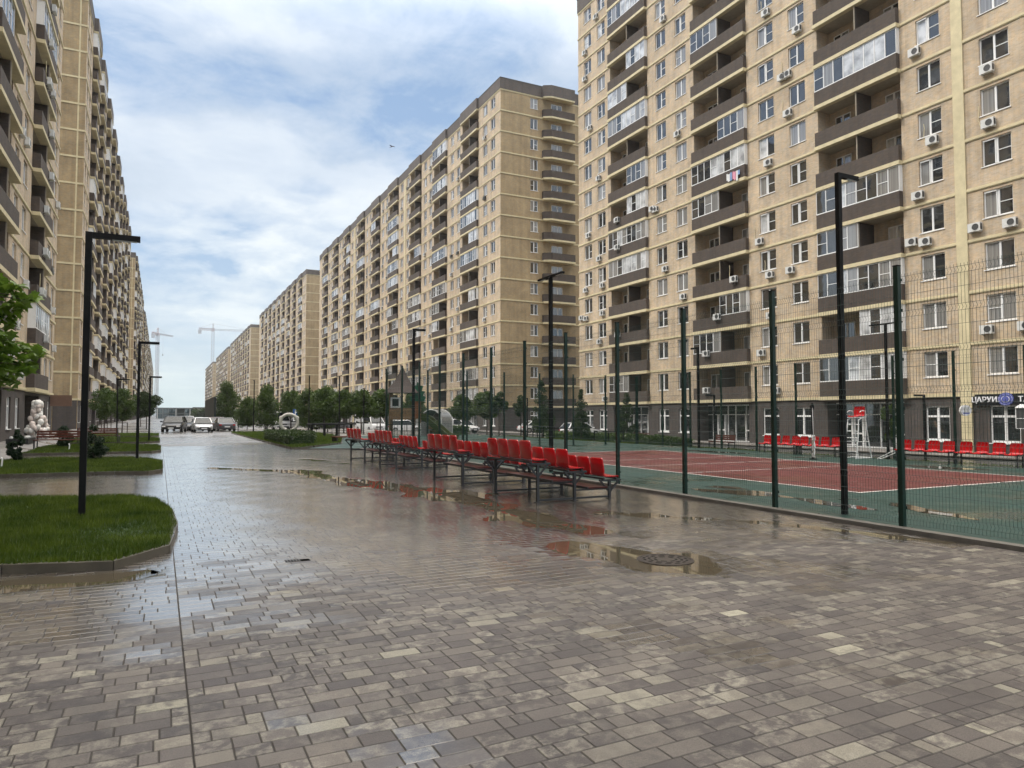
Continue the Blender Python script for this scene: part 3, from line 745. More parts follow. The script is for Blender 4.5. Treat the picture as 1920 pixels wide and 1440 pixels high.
# gable facing the camera: u runs to -X from the far corner
GW = 17.0
gcols = [('W', GW-6.0, GW-4.75)]
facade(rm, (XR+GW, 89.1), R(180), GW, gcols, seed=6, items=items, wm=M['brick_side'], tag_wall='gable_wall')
rr_ = random.Random(4)
gab = {}
for st in (0, 1):
    b = MB(); w = 4.9; pr = 1.05
    poly = [(0, 0), (0, pr), (w-1.0, pr), (w, .45), (w, 0)]
    b.prism([(x, y+.002) for x, y in [(-.05, 0), (-.05, pr+.06), (w-1.0, pr+.06), (w+.05, .5), (w+.05, 0)]], -.13, .125, M['band'])
    for (p, q) in zip(poly[:-1], poly[1:]):
        b.bar((*p, .645), (*q, .645), .1, 1.03, M['brick_brown']) if p != q else None
    for (a, c, zz) in ((1.6, 2.4, .2), (2.4, 3.4, 1.0)):
        b.box(a, a+.07, .001, .04, zz, 2.4, M['white']); b.box(c-.07, c, .001, .04, zz, 2.4, M['white']); b.box(a, c, .001, .04, 2.33, 2.4, M['white'])
        b.face([(a, .02, zz), (c, .02, zz), (c, .02, 2.33), (a, .02, 2.33)], M['g_dark'] if st else M['g_curt'])
    gab[st] = b.mesh('balcony')
for f in range(15):
    o = part('balcony', gab[rr_.randint(0, 1)], rm, (11.6, 89.1-130, 3.0+f*FL), R(180)); 
b = MB(); b.prism([(-.05, .101), (-.05, 1.1), (3.9, 1.1), (4.95, .5), (4.95, .101)], zt+.106, zt+1.72, M['parapet']); b.prism([(-.05, .08), (-.05, 1.08), (3.9, 1.08), (4.9, .5), (4.9, .08)], zt-.12, zt+.104, M['band'])
part('parapet', b.mesh('parapet'), rm, (11.6, 89.1-130, 0), R(180))
# --- the rest of the right-hand row
def far_block(y0, y1, label, seed, zf1=3.0, zb=-.45, gables=True, nind=100):
    t = thing('apartment_block', (XR, (y0+y1)/2, 0), label, 'apartment building')
    cs_ = [('W', 1.6, 3.0), ('W', 4.4, 5.8), ('B', 7.4, 13.6)]; u = 13.6; L = y1-y0; k = 0
    while u < L-9:
        cs_ += [('W', u+1, u+2.4), ('W', u+3.6, u+5.1), ('B', u+6.3, u+12.5)]; u += 12.5
        if u+12 > L: break
    cs_ = [c for c in cs_ if c[2] < L-.5]
    zt_ = facade(t, (XR, y0), R(90), L, cs_, seed=seed, items=items, detail=False, light=.38)
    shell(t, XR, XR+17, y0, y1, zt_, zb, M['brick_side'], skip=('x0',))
    b = MB()
    for f in range(16): b.box(XR-.02-t.location.x, XR+17-t.location.x, y0-t.location.y-.05, y0-t.location.y-.002, 3.0+f*FL-.1, 3.0+f*FL+.1, M['band'])
    b.box(XR-.03-t.location.x, XR+17-t.location.x, y0-t.location.y-.12, y0-t.location.y-.051, zt_+.1, zt_+1.7, M['parapet'])
    part('gable_band', b.mesh('gable_band'), t)
    return t
far_block(237.4, 359.4, 'third apartment block in the right-hand row, with a plain ochre gable', 8)
far_block(395.6, 517.2, 'fourth apartment block in the right-hand row, smaller with distance', 9)
far_block(531.6, 653.4, 'fifth apartment block in the right-hand row, hazy behind the fourth', 10)
far_block(690, 811, 'farthest pale apartment block ending the right-hand row beside the crane', 11)
# --- left row
def left_block(y0, y1, label, seed, cols, wallcols_pillars=(), detail=True, gable=True, XL=-8.1):
    t = thing('apartment_block', (XL, (y0+y1)/2, 0), label, 'apartment building')
    lc = [(tt, y1-b_, y1-a) for tt, a, b_ in cols]   # u runs to -Y
    zt_ = facade(t, (XL, y1), R(-90), y1-y0, lc, prot=.5, zf1=3.55, zb=.3, seed=seed, items=items, detail=detail, light=.3)
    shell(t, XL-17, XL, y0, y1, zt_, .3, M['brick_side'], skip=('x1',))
    if gable:
        b = MB(); X0 = XL-17-t.location.x; X1 = XL-t.location.x; yy = y0-t.location.y
        for f in range(16): b.box(X0, X1+.02, yy-.05, yy-.002, 3.55+f*FL-.1, 3.55+f*FL+.1, M['band'])
        b.box(X1-.75, X1-.6, yy-.06, yy-.002, 3.55+.11, zt_-.1, M['band'])
        b.box(X0, X1+.03, yy-.12, yy-.051, zt_+.1, zt_+1.7, M['parapet'])
        part('gable_band', b.mesh('gable_band'), t)
        b = MB(); b.box(X0, X1-.06, yy-.03, yy-.001, .1, 3.44, M['brick_ground']); part('ground_floor_wall', b.mesh('gable_base'), t)
    return t
colsL1 = [('W', 68.2, 69.6), ('W', 65.4, 66.8), ('B', 57.2, 63.8), ('W', 54.0, 55.4), ('W', 51.1, 52.4), ('B', 43.4, 49.8), ('W', 40.4, 42), ('W', 37.2, 38.8), ('B', 29, 35.4), ('W', 26, 27.5), ('W', 23, 24.5), ('B', 15, 21.4), ('W', 11, 12.5), ('B', 2, 8.4)]
L1 = left_block(-14, 70.8, 'tan brick apartment block at the left edge, above the balloon display', 21, colsL1, gable=False)
left_block(91.2, 222, 'second apartment block of the left row, its ochre gable behind the nearest lamp post', 22, [('W', 92.4, 93.8), ('W', 95.2, 96.6), ('B', 98.5, 105)]+[c for c in section(106)]+[c for c in section(146)]+[('W', 187, 188.4), ('B', 190, 196.4), ('W', 198, 199.4), ('W', 201, 202.4), ('B', 205, 211.4), ('W', 213, 214.4), ('W', 217, 218.4)])
left_block(238, 352, 'third apartment block of the left row, seen edge-on beyond the second', 23, [('W', 239.4, 240.8), ('B', 243, 249.5)]+section(251)+section(291)+[('W', 332, 333.4), ('B', 335, 341.4)], detail=False, XL=-7.4)
left_block(368, 560, 'fourth apartment block of the left row, thin in the distance', 24, [('W', 369.4, 370.8), ('B', 373, 379.5)]+section(381)+section(421)+section(461)+section(511), detail=False, XL=-7.3)
left_block(575, 900, 'farthest apartment block of the left row beside the tower crane', 25, [('B', 578, 584.5)]+section(591)+section(631)+section(671)+section(711)+section(751)+section(791)+section(841), detail=False, XL=-7.4)
place_items(items)
# air conditioners
acm = MB(); ac_geo(acm); acm.v = [(x*.88, y*.9, z*.88) for x, y, z in acm.v]; acme = acm.mesh('air_conditioner'); acm.tube([(.34, .12, 0), (.5, .06, .05), (.62, .03, .4), (.56, .03, .95), (.60, .03, 1.25)], .022, M['band'], 5); acme2 = acm.mesh('air_conditioner'); r4 = random.Random(12)
def add_ac(root, X, Y, th, z):
    part('air_conditioner', acme if r4.random() < .7 else acme2, root, (X-root.location.x, Y-root.location.y, z), th)
for f in range(15):
    for k, (a, b_) in enumerate(((22.6, 24.2), (26.5, 28.0), (36.6, 38.1), (39.6, 41.2), (49.8, 51.3), (52.7, 54.2), (62.9, 64.4), (65.6, 67.1))):
        if r4.random() < .36:
            add_ac(rt, XR, a+r4.choice((.1, .5, 1.1, 1.5)), R(90), 3.0+f*FL+r4.choice((.72, .72, .55)))
            if r4.random() < .2: add_ac(rt, XR, a+r4.choice((-.5, 2.0)), R(90), 3.0+f*FL+.72)
    for a in (29.1, 42.4, 55.5):
        if r4.random() < .33: add_ac(rt, XR-.35, a+r4.choice((1.2, 3.2, 4.6)), R(90), 3.0+f*FL+r4.choice((.95, 1.1)))
for i in range(60):
    f = r4.randint(0, 14); a = r4.choice([c[1] for c in cols if c[0] == 'W']); add_ac(rm, XR, a+.7, R(90), 3.0+f*FL+.75)
for i in range(34):
    f = r4.randint(0, 11); a, d = r4.choice(((68.2, 0), (65.4, 0), (54.0, 0), (51.1, 0), (58, .5), (60, .5))); add_ac(L1, XL+d, a+r4.choice((.1, .7, 1.2)), R(-90), 3.55+f*FL+.8)
# laundry on one balcony
b = MB(); cl = [simple('laundry_blue', (.25, .38, .62), .9), simple('laundry_pink', (.72, .32, .42), .9), simple('laundry_white', (.75, .75, .75), .9)]
for i in range(7):
    y_ = 42.75+i*.22+r4.random()*.05; w_ = .12+r4.random()*.12; z_ = 21.85-r4.random()*.1; b.box(XR-.50-i*.006, XR-.47-i*.006, y_, y_+w_, z_-.35-r4.random()*.5, z_, cl[(i*2+i//3) % 3])
b.bar((XR-.5, 42.7, 22.0), (XR-.5, 44.8, 22.0), .02, .02, M['steel'])
tag(b.build('laundry'), 'blue, pink and white washing hung on a balcony rail halfway up the right block', 'laundry')
# shop sign, round signs, downpipes
def text_mesh(name, s, size, mat, extr=.02):
    cu = bpy.data.curves.new(name, 'FONT'); cu.body = s; cu.size = size; cu.extrude = extr; cu.align_x = 'CENTER'; cu.offset = size*.02
    o = bpy.data.objects.new(name, cu); col.objects.link(o); dg = bpy.context.evaluated_depsgraph_get()
    me = bpy.data.meshes.new_from_object(o.evaluated_get(dg)); bpy.data.objects.remove(o); me.materials.clear(); me.materials.append(mat); me.name = name
    return me
M['signblack'] = simple('sign_black', (.012, .012, .014), .35); M['signblue'] = simple('sign_blue', (.10, .12, .38), .4); M['signwhite'] = simple('sign_white', (.78, .78, .80), .4)
sg = thing('shop_sign', (XR-.10, 22.0, 2.72), 'black shop fascia with white letters and a round blue emblem', 'sign', R(-90))
b = MB(); b.box(-2.9, 2.9, -.06, .03, -.33, .30, M['signblack']); part('panel', b.mesh('panel'), sg)
for s, x in (('ЦАРУИЛ', -2.2), ('ТАКАН', .15)):
    me = text_mesh('lettering', s, .42, M['signwhite']); o = part('lettering', me, sg, (x, -.085, -.15)); o.rotation_euler = (R(90), 0, 0)
b = MB(); n = 28
for rr2, mt, yy in ((.38, 'signwhite', -.10), (.34, 'signblue', -.115), (.22, 'signwhite', -.125), (.19, 'signblue', -.135)):
    b.face([(rr2*math.cos(2*math.pi*i/n), yy, rr2*.85*math.sin(2*math.pi*i/n)) for i in range(n)], M[mt])
b.tube([(.38*math.cos(2*math.pi*i/n), -.08, .33*math.sin(2*math.pi*i/n)) for i in range(n)], .04, M['signblue'], 5, close=True)
part('emblem', b.mesh('emblem'), sg, (-1.2, 0, 0))
rs = thing('round_sign', (XR-.75, 25.1, 2.1), 'round white and grey projecting sign on a wall arm beside the cream pillar', 'sign', R(-25))
b2 = MB()
for i in range(n):
    a, c = 2*math.pi*i/n, 2*math.pi*(i+1)/n
    b2.face([(.31*math.cos(a), -.09, .31*math.sin(a)), (.31*math.cos(c), -.09, .31*math.sin(c)), (.31*math.cos(c), .09, .31*math.sin(c)), (.31*math.cos(a), .09, .31*math.sin(a))], M['ac'])
    
b2.face([(.31*math.cos(2*math.pi*i/n), -.091, .31*math.sin(2*math.pi*i/n)) for i in range(n)], M['signwhite']); b2.face([(.31*math.cos(2*math.pi*i/n), .091, .31*math.sin(2*math.pi*i/n)) for i in range(n)], M['signwhite'])
b2.face([(-.12, -.095, -.1), (.18, -.095, -.1), (.18, -.095, .2), (-.12, -.095, .2)], M['ac']); b2.face([(-.18, -.096, -.2), (.18, -.096, -.2), (.18, -.096, -.13), (-.18, -.096, -.13)], M['signblue'])
part('disc', b2.mesh('disc'), rs)
b = MB(); b.bar((.30, 0, .1), (.78, 0, .1), .04, .04, M['signblack']); b.bar((.30, 0, -.1), (.78, 0, -.1), .04, .04, M['signblack']); part('arm', b.mesh('arm'), rs)
cg = thing('air_conditioner_cage', (XR-.05, 21.55, 1.75), 'white wire cage with a sloping lid on the shop wall at right', 'cage', R(90))
b = MB(); b.box(-.9, .9, .0, .55, -.62, .45, M['acfan'])
for x in (-.92, -.3, .3, .92): b.bar((x, .57, -.64), (x, .57, .5), .03, .03, M['white'])
for z in (-.64, -.1, .47): b.bar((-.92, .57, z), (.92, .57, z), .03, .03, M['white'])
part('cage', b.mesh('cage'), cg); b = MB(); b.face([(-.95, .62, .48), (.95, .62, .48), (.95, .0, .72), (-.95, .0, .72)], M['white']); b.face([(-.95, .62, .47), (.95, .62, .47), (.95, .0, .47), (-.95, .0, .47)], M['white']); part('lid', b.mesh('lid'), cg)
# ------------------------------------------------------------------ mesh fence round the court
def wire_panel(L, nx, zt=4.12, n=3):
    """welded-wire panel: verticals with V-bends, horizontals; two tiers high. local x along, y across"""
    b = MB(); prof = []
    bends = []
    for z0, z1 in ((.06, 2.05), (2.09, zt)):
        hb = z1-z0; p = [(0, z0)]
        for k in (.04, .35, .65, .93):
            zc = z0+hb*k; p += [(0, zc), (.035, zc+.05), (0, zc+.10)]
        p.append((0, z1)); bends.append(p)
    for i in range(nx+1):
        x = L*i/nx
        for p in bends:
            b.tube([(x, q, z) for q, z in p], .0028, M['green_wire'], n, cap=False)
    for p in bends:
        z0, z1 = p[0][1], p[-1][1]
        for k in (1, 3, 4, 6, 7, 9, 10, 12): b.tube([(0, p[k][0]+.004, p[k][1]), (L, p[k][0]+.004, p[k][1])], .0032, M['green_wire'], n, cap=False)
        for zz in (z0, z0+(z1-z0)*.25, z0+(z1-z0)*.55, z0+(z1-z0)*.83): b.tube([(0, .004, zz), (L, .004, zz)], .0032, M['green_wire'], n, cap=False)
    return b.mesh('wire_panel')
def post_mesh(h=4.25, w=.08):
    b = MB(); b.box(-w/2, w/2, -w/2, w/2, 0, h, M['green_post']); b.box(-w/2-.005, w/2+.005, -w/2-.005, w/2+.005, h, h+.02, M['black'])
    for z in (.3, 1.1, 1.9, 2.7, 3.5, 4.0): b.box(-w/2-.012, w/2+.012, w/2, w/2+.018, z, z+.05, M['green_post'])
    b.box(-.1, .1, -.1, .1, 0, .015, M['green_post'])
    return b.mesh('post')
pm_ = post_mesh()
def fence(name, label, p0, p1, n, nx=50):
    dx, dy = p1[0]-p0[0], p1[1]-p0[1]; L = math.hypot(dx, dy)/n; th = math.atan2(dy, dx)
    t = thing(name, (*p0, 0.02), label, 'fence', th)
    me = wire_panel(L, nx)
    for i in range(n+1): part('post', pm_, t, (i*L, 0, 0))
    for i in range(n): part('wire_panel', me, t, (i*L, .045, 0))
    return t
XF = 10.78
fence('court_fence', 'tall green welded wire fence in front of the court, running past the red grandstand seats', (XF, 36.69), (XF, -5.71), 16)
fence('court_fence', 'far green wire fence of the court, behind the row of red team benches', (27.05, 36.7), (27.05, -5.8), 17, 28)
fence('court_fence', 'green wire fence closing the far end of the court in front of the playground', (XF, 36.75), (27.0, 36.75), 7, 28)

# ------------------------------------------------------------------ lamps
def lamp(x, y, h, arm, adir, label, w=.18, tee=False, z=0, group='black street lamps'):
    w *= .7 if w > .125 else .85 if w < .115 else .75
    t = thing('street_lamp', (x, y, z), label, 'street lamp', adir, group)
    b = MB(); b.box(-w/2, w/2, -w/2, w/2, 0, h, M['black']); b.box(-w*.8, w*.8, -w*.8, w*.8, 0, .02, M['black'])
    b.box(-w/2-.002, w/2+.002, -w/2-.002, w/2+.002, .9, 1.25, M['black']); part('pole', b.mesh('pole'), t)
    b = MB(); x0 = -arm if tee else w/2+.001
    b.box(x0, arm, -w/2, w/2, h-w*.95 if not tee else h+.001, h-.0015 if not tee else h+w*.6, M['black'])
    zz = h-w*.95 if not tee else h+.001
    b.box(arm*.45, arm-.05, -w*.3, w*.3, zz-.012, zz-.001, M['lens'])
    if tee: b.box(-arm+.05, -arm*.45, -w*.3, w*.3, zz-.012, zz-.001, M['lens'])
    part('lamp_arm', b.mesh('lamp_arm'), t)
    return t
lamp(-1.14, 14.0, 4.97, .78, 0, 'black L-shaped lamp post in the nearest grass bed, left foreground', w=.145)
lamp(-.75, 31.3, 4.72, .70, 0, 'second black L-shaped lamp post along the left beds, behind the nearest one', w=.145)
lamp(-.6, 53.6, 4.45, .70, 0, 'third black L-shaped lamp post along the left beds, before the dark tree', w=.16)
lamp(-2.9, 62.0, 4.6, .8, 0, 'small black lamp glimpsed just right of the second lamp post on the left', w=.14)
lamp(11.28, 9.02, 6.36, .52, 0, 'tall black L-shaped lamp post inside the court between two fence posts, nearest on the right', w=.115)
lamp(11.3, 19.95, 6.3, .80, R(90), 'tall black T-shaped lamp post behind the grandstand seats', w=.15, tee=True)
lamp(11.7, 35.0, 6.3, .62, 0, 'tall black L-shaped lamp post at the far end of the court near the playground tower', w=.17)
lamp(27.35, 19.7, 5.65, .75, R(90), 'black T-shaped lamp post behind the far benches near the umpire chair', w=.13, tee=True)
lamp(26.7, 30.6, 5.6, .55, R(90), 'black L-shaped lamp post at the far court corner in front of the first balconies', w=.15)
lamp(32.2, 68.0, 4.1, .8, R(180), 'slim black L-shaped lamp before the gable, left one of the two there', w=.13, z=-.45)
lamp(32.2, 61.5, 3.95, .8, R(180), 'slim black L-shaped lamp before the gable, right one of the two there', w=.13, z=-.45)
lamp(32.2, 35.4, 3.6, .7, R(180), 'low black lamp in front of the entrance under the middle balconies', w=.11, z=-.45)
lamp(32.2, 21.3, 3.25, .7, R(180), 'low black lamp between two ground floor windows left of the cream pillar', w=.12, z=-.45)
lamp(14.0, 62.0, 5.2, .8, R(90), 'black T-shaped lamp above the round-headed trees left of the playground tower', w=.13, tee=True)
lamp(17.2, 66.0, 4.3, .4, R(90), 'small black T-shaped lamp above the round-headed trees beside the playground tower', w=.12, tee=True)
lamp(8.6, 76.5, 5.4, .5, R(90), 'thin black lamp at the tip of the green island beside the parked cars', w=.12)
lamp(12.9, 70.0, 5.6, .1, R(90), 'thin black pole rising out of the bushy trees', w=.11, tee=True)

# ------------------------------------------------------------------ seats
def seat_mesh():
    """moulded red shell seat; local: seat faces +x, centred on y; pan at z 0"""
    b = MB(); w = .262; n = 10
    prof = [(-.215, .415), (-.222, .39), (-.205, .25), (-.185, .12), (-.17, .05), (-.13, .012), (-.05, .0), (.08, .0), (.18, .012), (.215, .0), (.225, -.025)]
    wid = [.74, .93, 1, 1, .98, .97, .98, 1, 1, .97, .92]
    m_ = M['red']; base = len(b.v)
    cols_ = 9
    for (x, z), q in zip(prof, wid):
        for j in range(cols_):
            s = -1+2*j/(cols_-1); bow = .03*s*s
            b.v.append((x+(bow if z > .06 else 0), s*w*q, z+(bow*.5 if z <= .06 else 0)))
    for i in range(len(prof)-1):
        for j in range(cols_-1):
            a = base+i*cols_+j; b.f.append((a, a+1, a+cols_+1, a+cols_)); b.m.append(b.mi(m_))
    # back skin a few millimetres behind for thickness
    base2 = len(b.v)
    for (x, z), q in zip(prof, wid):
        for j in range(cols_):
            s = -1+2*j/(cols_-1); bow = .03*s*s
            dx, dz = (-.02, -.002) if z > .1 else (-.01, -.02)
            b.v.append((x+dx+(bow if z > .06 else 0), s*w*q*.99, z+dz+(bow*.5 if z <= .06 else 0)))
    L = len(prof)
    for i in range(L-1):
        for j in range(cols_-1):
            a = base2+i*cols_+j; b.f.append((a, a+cols_, a+cols_+1, a+1)); b.m.append(0)
        for j in (0, cols_-1):
            a, c = base+i*cols_+j, base2+i*cols_+j; b.f.append((a, a+cols_, c+cols_, c)); b.m.append(0)
    for i in (0, L-1):
        for j in range(cols_-1):
            a, c = base+i*cols_+j, base2+i*cols_+j; b.f.append((a, a+1, c+1, c)); b.m.append(0)
    return b.mesh('seat', smooth=True)
seat_me = seat_mesh()
def bleacher():
    t = thing('grandstand', (0, 0, 0), '', 'grandstand')
    S = M['steel']; L = 2.2
    tiers = ((.12, .86), (1.02, .66), (1.92, .45))
    for k, (x, z) in enumerate(tiers):
        b = MB()
        for yy in (.06, L-.06):
            b.box(x-.028, x+.028, yy-.028, yy+.028, 0, z-.06, S)
            b.bar((x, yy, z-.32), (x+.24, yy, z-.07), .035, .035, S); b.bar((x, yy, z-.32), (x-.22, yy, z-.07), .035, .035, S)
            b.box(x-.26, x+.30, yy-.025, yy+.025, z-.07, z-.03, S)
            b.box(x-.06, x+.06, yy-.06, yy+.06, 0, .012, S)
        b.box(x-.20, x-.16, 0, L, z-.029, z+.008, S); b.box(x+.14, x+.18, 0, L, z-.029, z+.008, S)
        part('seat_frame', b.mesh('seat_frame'), t)
        for i in range(4): part('seat', seat_me, t, (x-.0, .27+i*.553, z+.03))
    for yy in (.06, L-.06):
        b = MB(); b.bar((.16, yy, .05), (.98, yy, .05), .04, .04, S); b.bar((1.06, yy, .05), (1.88, yy, .05), .04, .04, S)
        b.bar((.16, yy, .40), (.98, yy, .40), .035, .035, S); b.bar((1.06, yy, .22), (1.88, yy, .22), .035, .035, S)
        part('base_frame', b.mesh('base_frame'), t)
    for (xa, xb, z) in ((.45, .92, .43), (1.33, 1.82, .245)):
        b = MB(); b.box(xa, xb, -.02, L+.02, z, z+.03, M['redboard']); b.box(xa-.03, xa-.001, -.02, L+.02, z-.02, z+.035, S); b.box(xb+.001, xb+.03, -.02, L+.02, z-.02, z+.035, S)
        part('foot_board', b.mesh('foot_board'), t)
    return t
bl = bleacher(); G = 'portable red-seat grandstand units beside the court fence'
lab = ('nearest three-tier grandstand unit with red plastic seats, at the right end of the row', 'second three-tier grandstand unit with red seats, just left of the nearest one',
       'third three-tier grandstand unit with red seats, counted from the nearest', 'farthest three-tier grandstand unit with red seats, at the left end of the row')
for i, y in enumerate((13.12, 17.24, 23.07, 27.14)):
    o = bl if i == 0 else copy_tree(bl)
    o.location = (7.02, y, 0); o.rotation_euler = (0, 0, R((0, .6, -1, .8)[i])); tag(o, lab[i], 'grandstand', G)
def team_bench():
    t = thing('team_bench', (0, 0, 0), '', 'bench'); S = M['steel']; b = MB(); L = 2.25
    b.box(-.18, -.14, 0, L, .40, .44, S); b.box(.14, .18, 0, L, .40, .44, S); b.box(-.14, .14, .02, .06, .40, .438, S); b.box(-.14, .14, L-.06, L-.02, .40, .438, S)
    part('frame', b.mesh('frame'), t)
    for x in (-.16, .16):
        for y in (.08, L-.08):
            b = MB(); b.box(x-.02, x+.02, y-.02, y+.02, 0, .399, S); part('leg', b.mesh('leg'), t)
    for i in range(4):
        o = part('seat', seat_me, t, (0, .27+i*.57, .45), 0); o.scale = (1, .84, .95)
    return t
tb = team_bench(); G = 'red four-seat team benches on the far side of the court'
for i, (y, l) in enumerate(((25.75, 'red four-seat team bench farthest left on the far side of the court'), (23.55, 'red four-seat team bench second from the left, behind the net post'),
                            (18.6, 'red four-seat team bench just right of the umpire chair'), (16.25, 'red four-seat team bench nearest the right edge of the photo'))):
    o = tb if i == 0 else copy_tree(tb); o.location = (26.35, y, .024); o.rotation_euler = (0, 0, R(180)); tag(o, l, 'bench', G)
# umpire chair
u = thing('umpire_chair', (26.3, 20.35, .024), 'high white umpire chair with a ladder and a red seat beside the court', 'umpire chair', R(180))
b = MB(); Wt = M['white']
for s in (-.32, .32):
    b.tube([(.5, s, 0), (.32, s*.9, .9), (.22, s*.8, 1.62), (.0, s*.8, 1.70)], .024, Wt, 8); b.tube([(-.45, s, 0), (-.28, s*.9, .9), (-.2, s*.8, 1.68), (.0, s*.8, 1.70)], .024, Wt, 8)
    b.tube([(.5, s, .03), (-.45, s, .03)], .02, Wt, 8); b.tube([(.36, s*.93, .7), (-.32, s*.93, .7)], .018, Wt, 8)
part('frame', b.mesh('frame'), u)
for z in (.3, .58, .86, 1.14, 1.42):
    b = MB(); x = .5-.2*z if z < .9 else .32-.12*(z-.9)/.7; b.tube([(x, -.29, z), (x, .29, z)], .02, Wt, 8); part('rung', b.mesh('rung'), u)
b = MB(); b.tube([(-.45, -.32, .03), (-.45, .32, .03)], .02, Wt, 8); b.box(-.24, .24, -.27, .27, 1.70, 1.73, Wt); part('platform', b.mesh('platform'), u)
part('seat', seat_me, u, (0, 0, 1.76))
b = MB()
for s in (-.3, .3): b.tube([(-.18, s, 1.72), (-.16, s, 1.98), (.1, s, 1.99), (.2, s, 1.93)], .016, Wt, 8)
part('armrest', b.mesh('armrest'), u)
# net post with gathered net
t = thing('net_post', (23.95, 20.6, .026), 'black volleyball net post with a gathered white and brown net hanging on it', 'net post')
b = MB(); b.tube([(0, 0, 0), (0, 0, 2.3)], .045, M['black'], 10); b.lathe([(.16, 0), (.16, .03), (.05, .05)], M['black'], 12); b.box(-.05, .05, -.06, .06, 2.0, 2.2, M['black']); part('post', b.mesh('post'), t)
b = MB(); cr = simple('net_cord', (.42, .36, .30), .8, var=.5, vscale=14)
for k in range(7): b.tube([(-.08+.035*math.sin(k*1.7+i*.9), -.10+.05*math.cos(k*2.1+i*.7), 1.0-i*.1) for i in range(10)], .02, cr if k % 2 else M['white'], 5)
b.tube([(-.06, -.06, 2.1), (-.09, -.1, 1.5), (-.07, -.1, 1.0)], .012, M['white'], 5); part('net', b.mesh('net'), t)
# low white goal bar lying beyond
t = thing('folded_stand', (26.4, 19.5, .03), 'small white folded tube stand lying beside the umpire chair', 'stand')
b = MB(); b.tube([(0, 0, .02), (.1, -.6, .35), (.1, -.9, .40)], .02, Wt, 6); b.tube([(.3, 0, .02), (.35, -.6, .30), (.1, -.9, .40)], .02, Wt, 6); b.tube([(0, 0, .02), (.3, 0, .02)], .02, Wt, 6); b.tube([(.05, -.3, .18), (.33, -.3, .16)], .015, Wt, 6); part('frame', b.mesh('frame'), t)
# manhole
t = thing('manhole_cover', (5.83, 7.34, -.004), 'round cast iron manhole cover with a slot pattern at the edge of a puddle', 'manhole cover')
b = MB(); b.lathe([(.0, -.02), (.36, -.02), (.36, .002), (.325, .004), (.322, -.004)], M['iron'], 40); part('frame', b.mesh('frame'), t)
b = MB(); b.lathe([(.0, -.018), (.315, -.018), (.315, .001)], M['iron'], 40); part('cover', b.mesh('cover'), t)
b = MB()
for rr_r, nn_, ln_ in ((.27, 14, .34), (.205, 10, .36), (.135, 7, .4)):
    for i in range(nn_):
        a0 = 2*math.pi*(i+.1+(rr_r*7) % 1)/nn_; a1 = a0+2*math.pi/nn_*.62; w_ = .017
        pts = [((rr_r+w_)*math.cos(a0+(a1-a0)*k/3), (rr_r+w_)*math.sin(a0+(a1-a0)*k/3), .0035) for k in range(4)]+[((rr_r-w_)*math.cos(a1-(a1-a0)*k/3), (rr_r-w_)*math.sin(a1-(a1-a0)*k/3), .0035) for k in range(4)]
        b.face(pts, M['hole'])
part('slots', b.mesh('slots'), t)
t = thing('drain_grate', (1.52, 9.37, -.004), 'small dark rectangular drain grate among the wet pavers', 'drain')
t.scale = (.8, .8, 1); b = MB(); b.box(-.15, .15, -.09, .09, -.02, -.003, M['hole'])
part('frame', b.mesh('frame'), t); b = MB()
for i in range(7): b.box(-.145+i*.045, -.125+i*.045, -.085, .085, -.0025, .003, M['iron'])
b.box(-.15, .15, -.09, -.08, -.0025, .004, M['iron']); b.box(-.15, .15, .08, .09, -.0025, .004, M['iron']); part('grille', b.mesh('grille'), t)

# ------------------------------------------------------------------ vegetation
def leaves(n, pts_fn, size, mat, name, g, stretch=1.6):
    C_ = pts_fn(n, g); n = len(C_)
    a = g.normal(size=(n, 3)); a /= np.linalg.norm(a, axis=1)[:, None]
    b_ = np.cross(a, g.normal(size=(n, 3))); b_ /= np.linalg.norm(b_, axis=1)[:, None]
    s = size*g.uniform(.6, 1.35, n)[:, None]
    V = np.zeros((n, 4, 3)); V[:, 0] = C_-a*s*stretch*.5; V[:, 1] = C_+b_*s*.42; V[:, 2] = C_+a*s*stretch*.5; V[:, 3] = C_-b_*s*.42
    return np_mesh(name, V.reshape(-1, 3), np.arange(n*4).reshape(-1, 4), [mat])
def clumps(centres, radii, squash=1.):
    centres = np.array(centres, float); radii = np.array(radii, float)
    def f(n, g):
        k = g.choice(len(radii), n, p=radii**2.2/np.sum(radii**2.2)); d = g.normal(size=(n, 3)); d /= np.linalg.norm(d, axis=1)[:, None]
        r = radii[k]*g.uniform(.25, 1.08, n)**.45
        p = centres[k]+d*r[:, None]*np.array([1, 1, squash]); return p
    return f
def crown_clumps(g, h0, h1, rad, shape, nc=26):
    cs_, rs_ = [], []
    for i in range(nc):
        t_ = g.uniform(0, 1); z = h0+(h1-h0)*t_
        if shape == 'ball': w = math.sqrt(max(.02, 1-(2*t_-1)**2))
        elif shape == 'cone': w = (1-t_)**.8*.95+.08
        elif shape == 'umb': w = math.sqrt(max(.05, 1-(1.5*t_-.75)**2))
        else: w = math.sin(math.pi*min(1, t_*.85+.15))**.7
        a = g.uniform(0, 6.283); rr = rad*w*math.sqrt(g.uniform(0, 1))*.85
        cs_.append((rr*math.cos(a), rr*math.sin(a), z)); rs_.append(rad*g.uniform(.20, .42)*(1 if shape != 'cone' else .45+.6*(1-t_)))
    return cs_, rs_
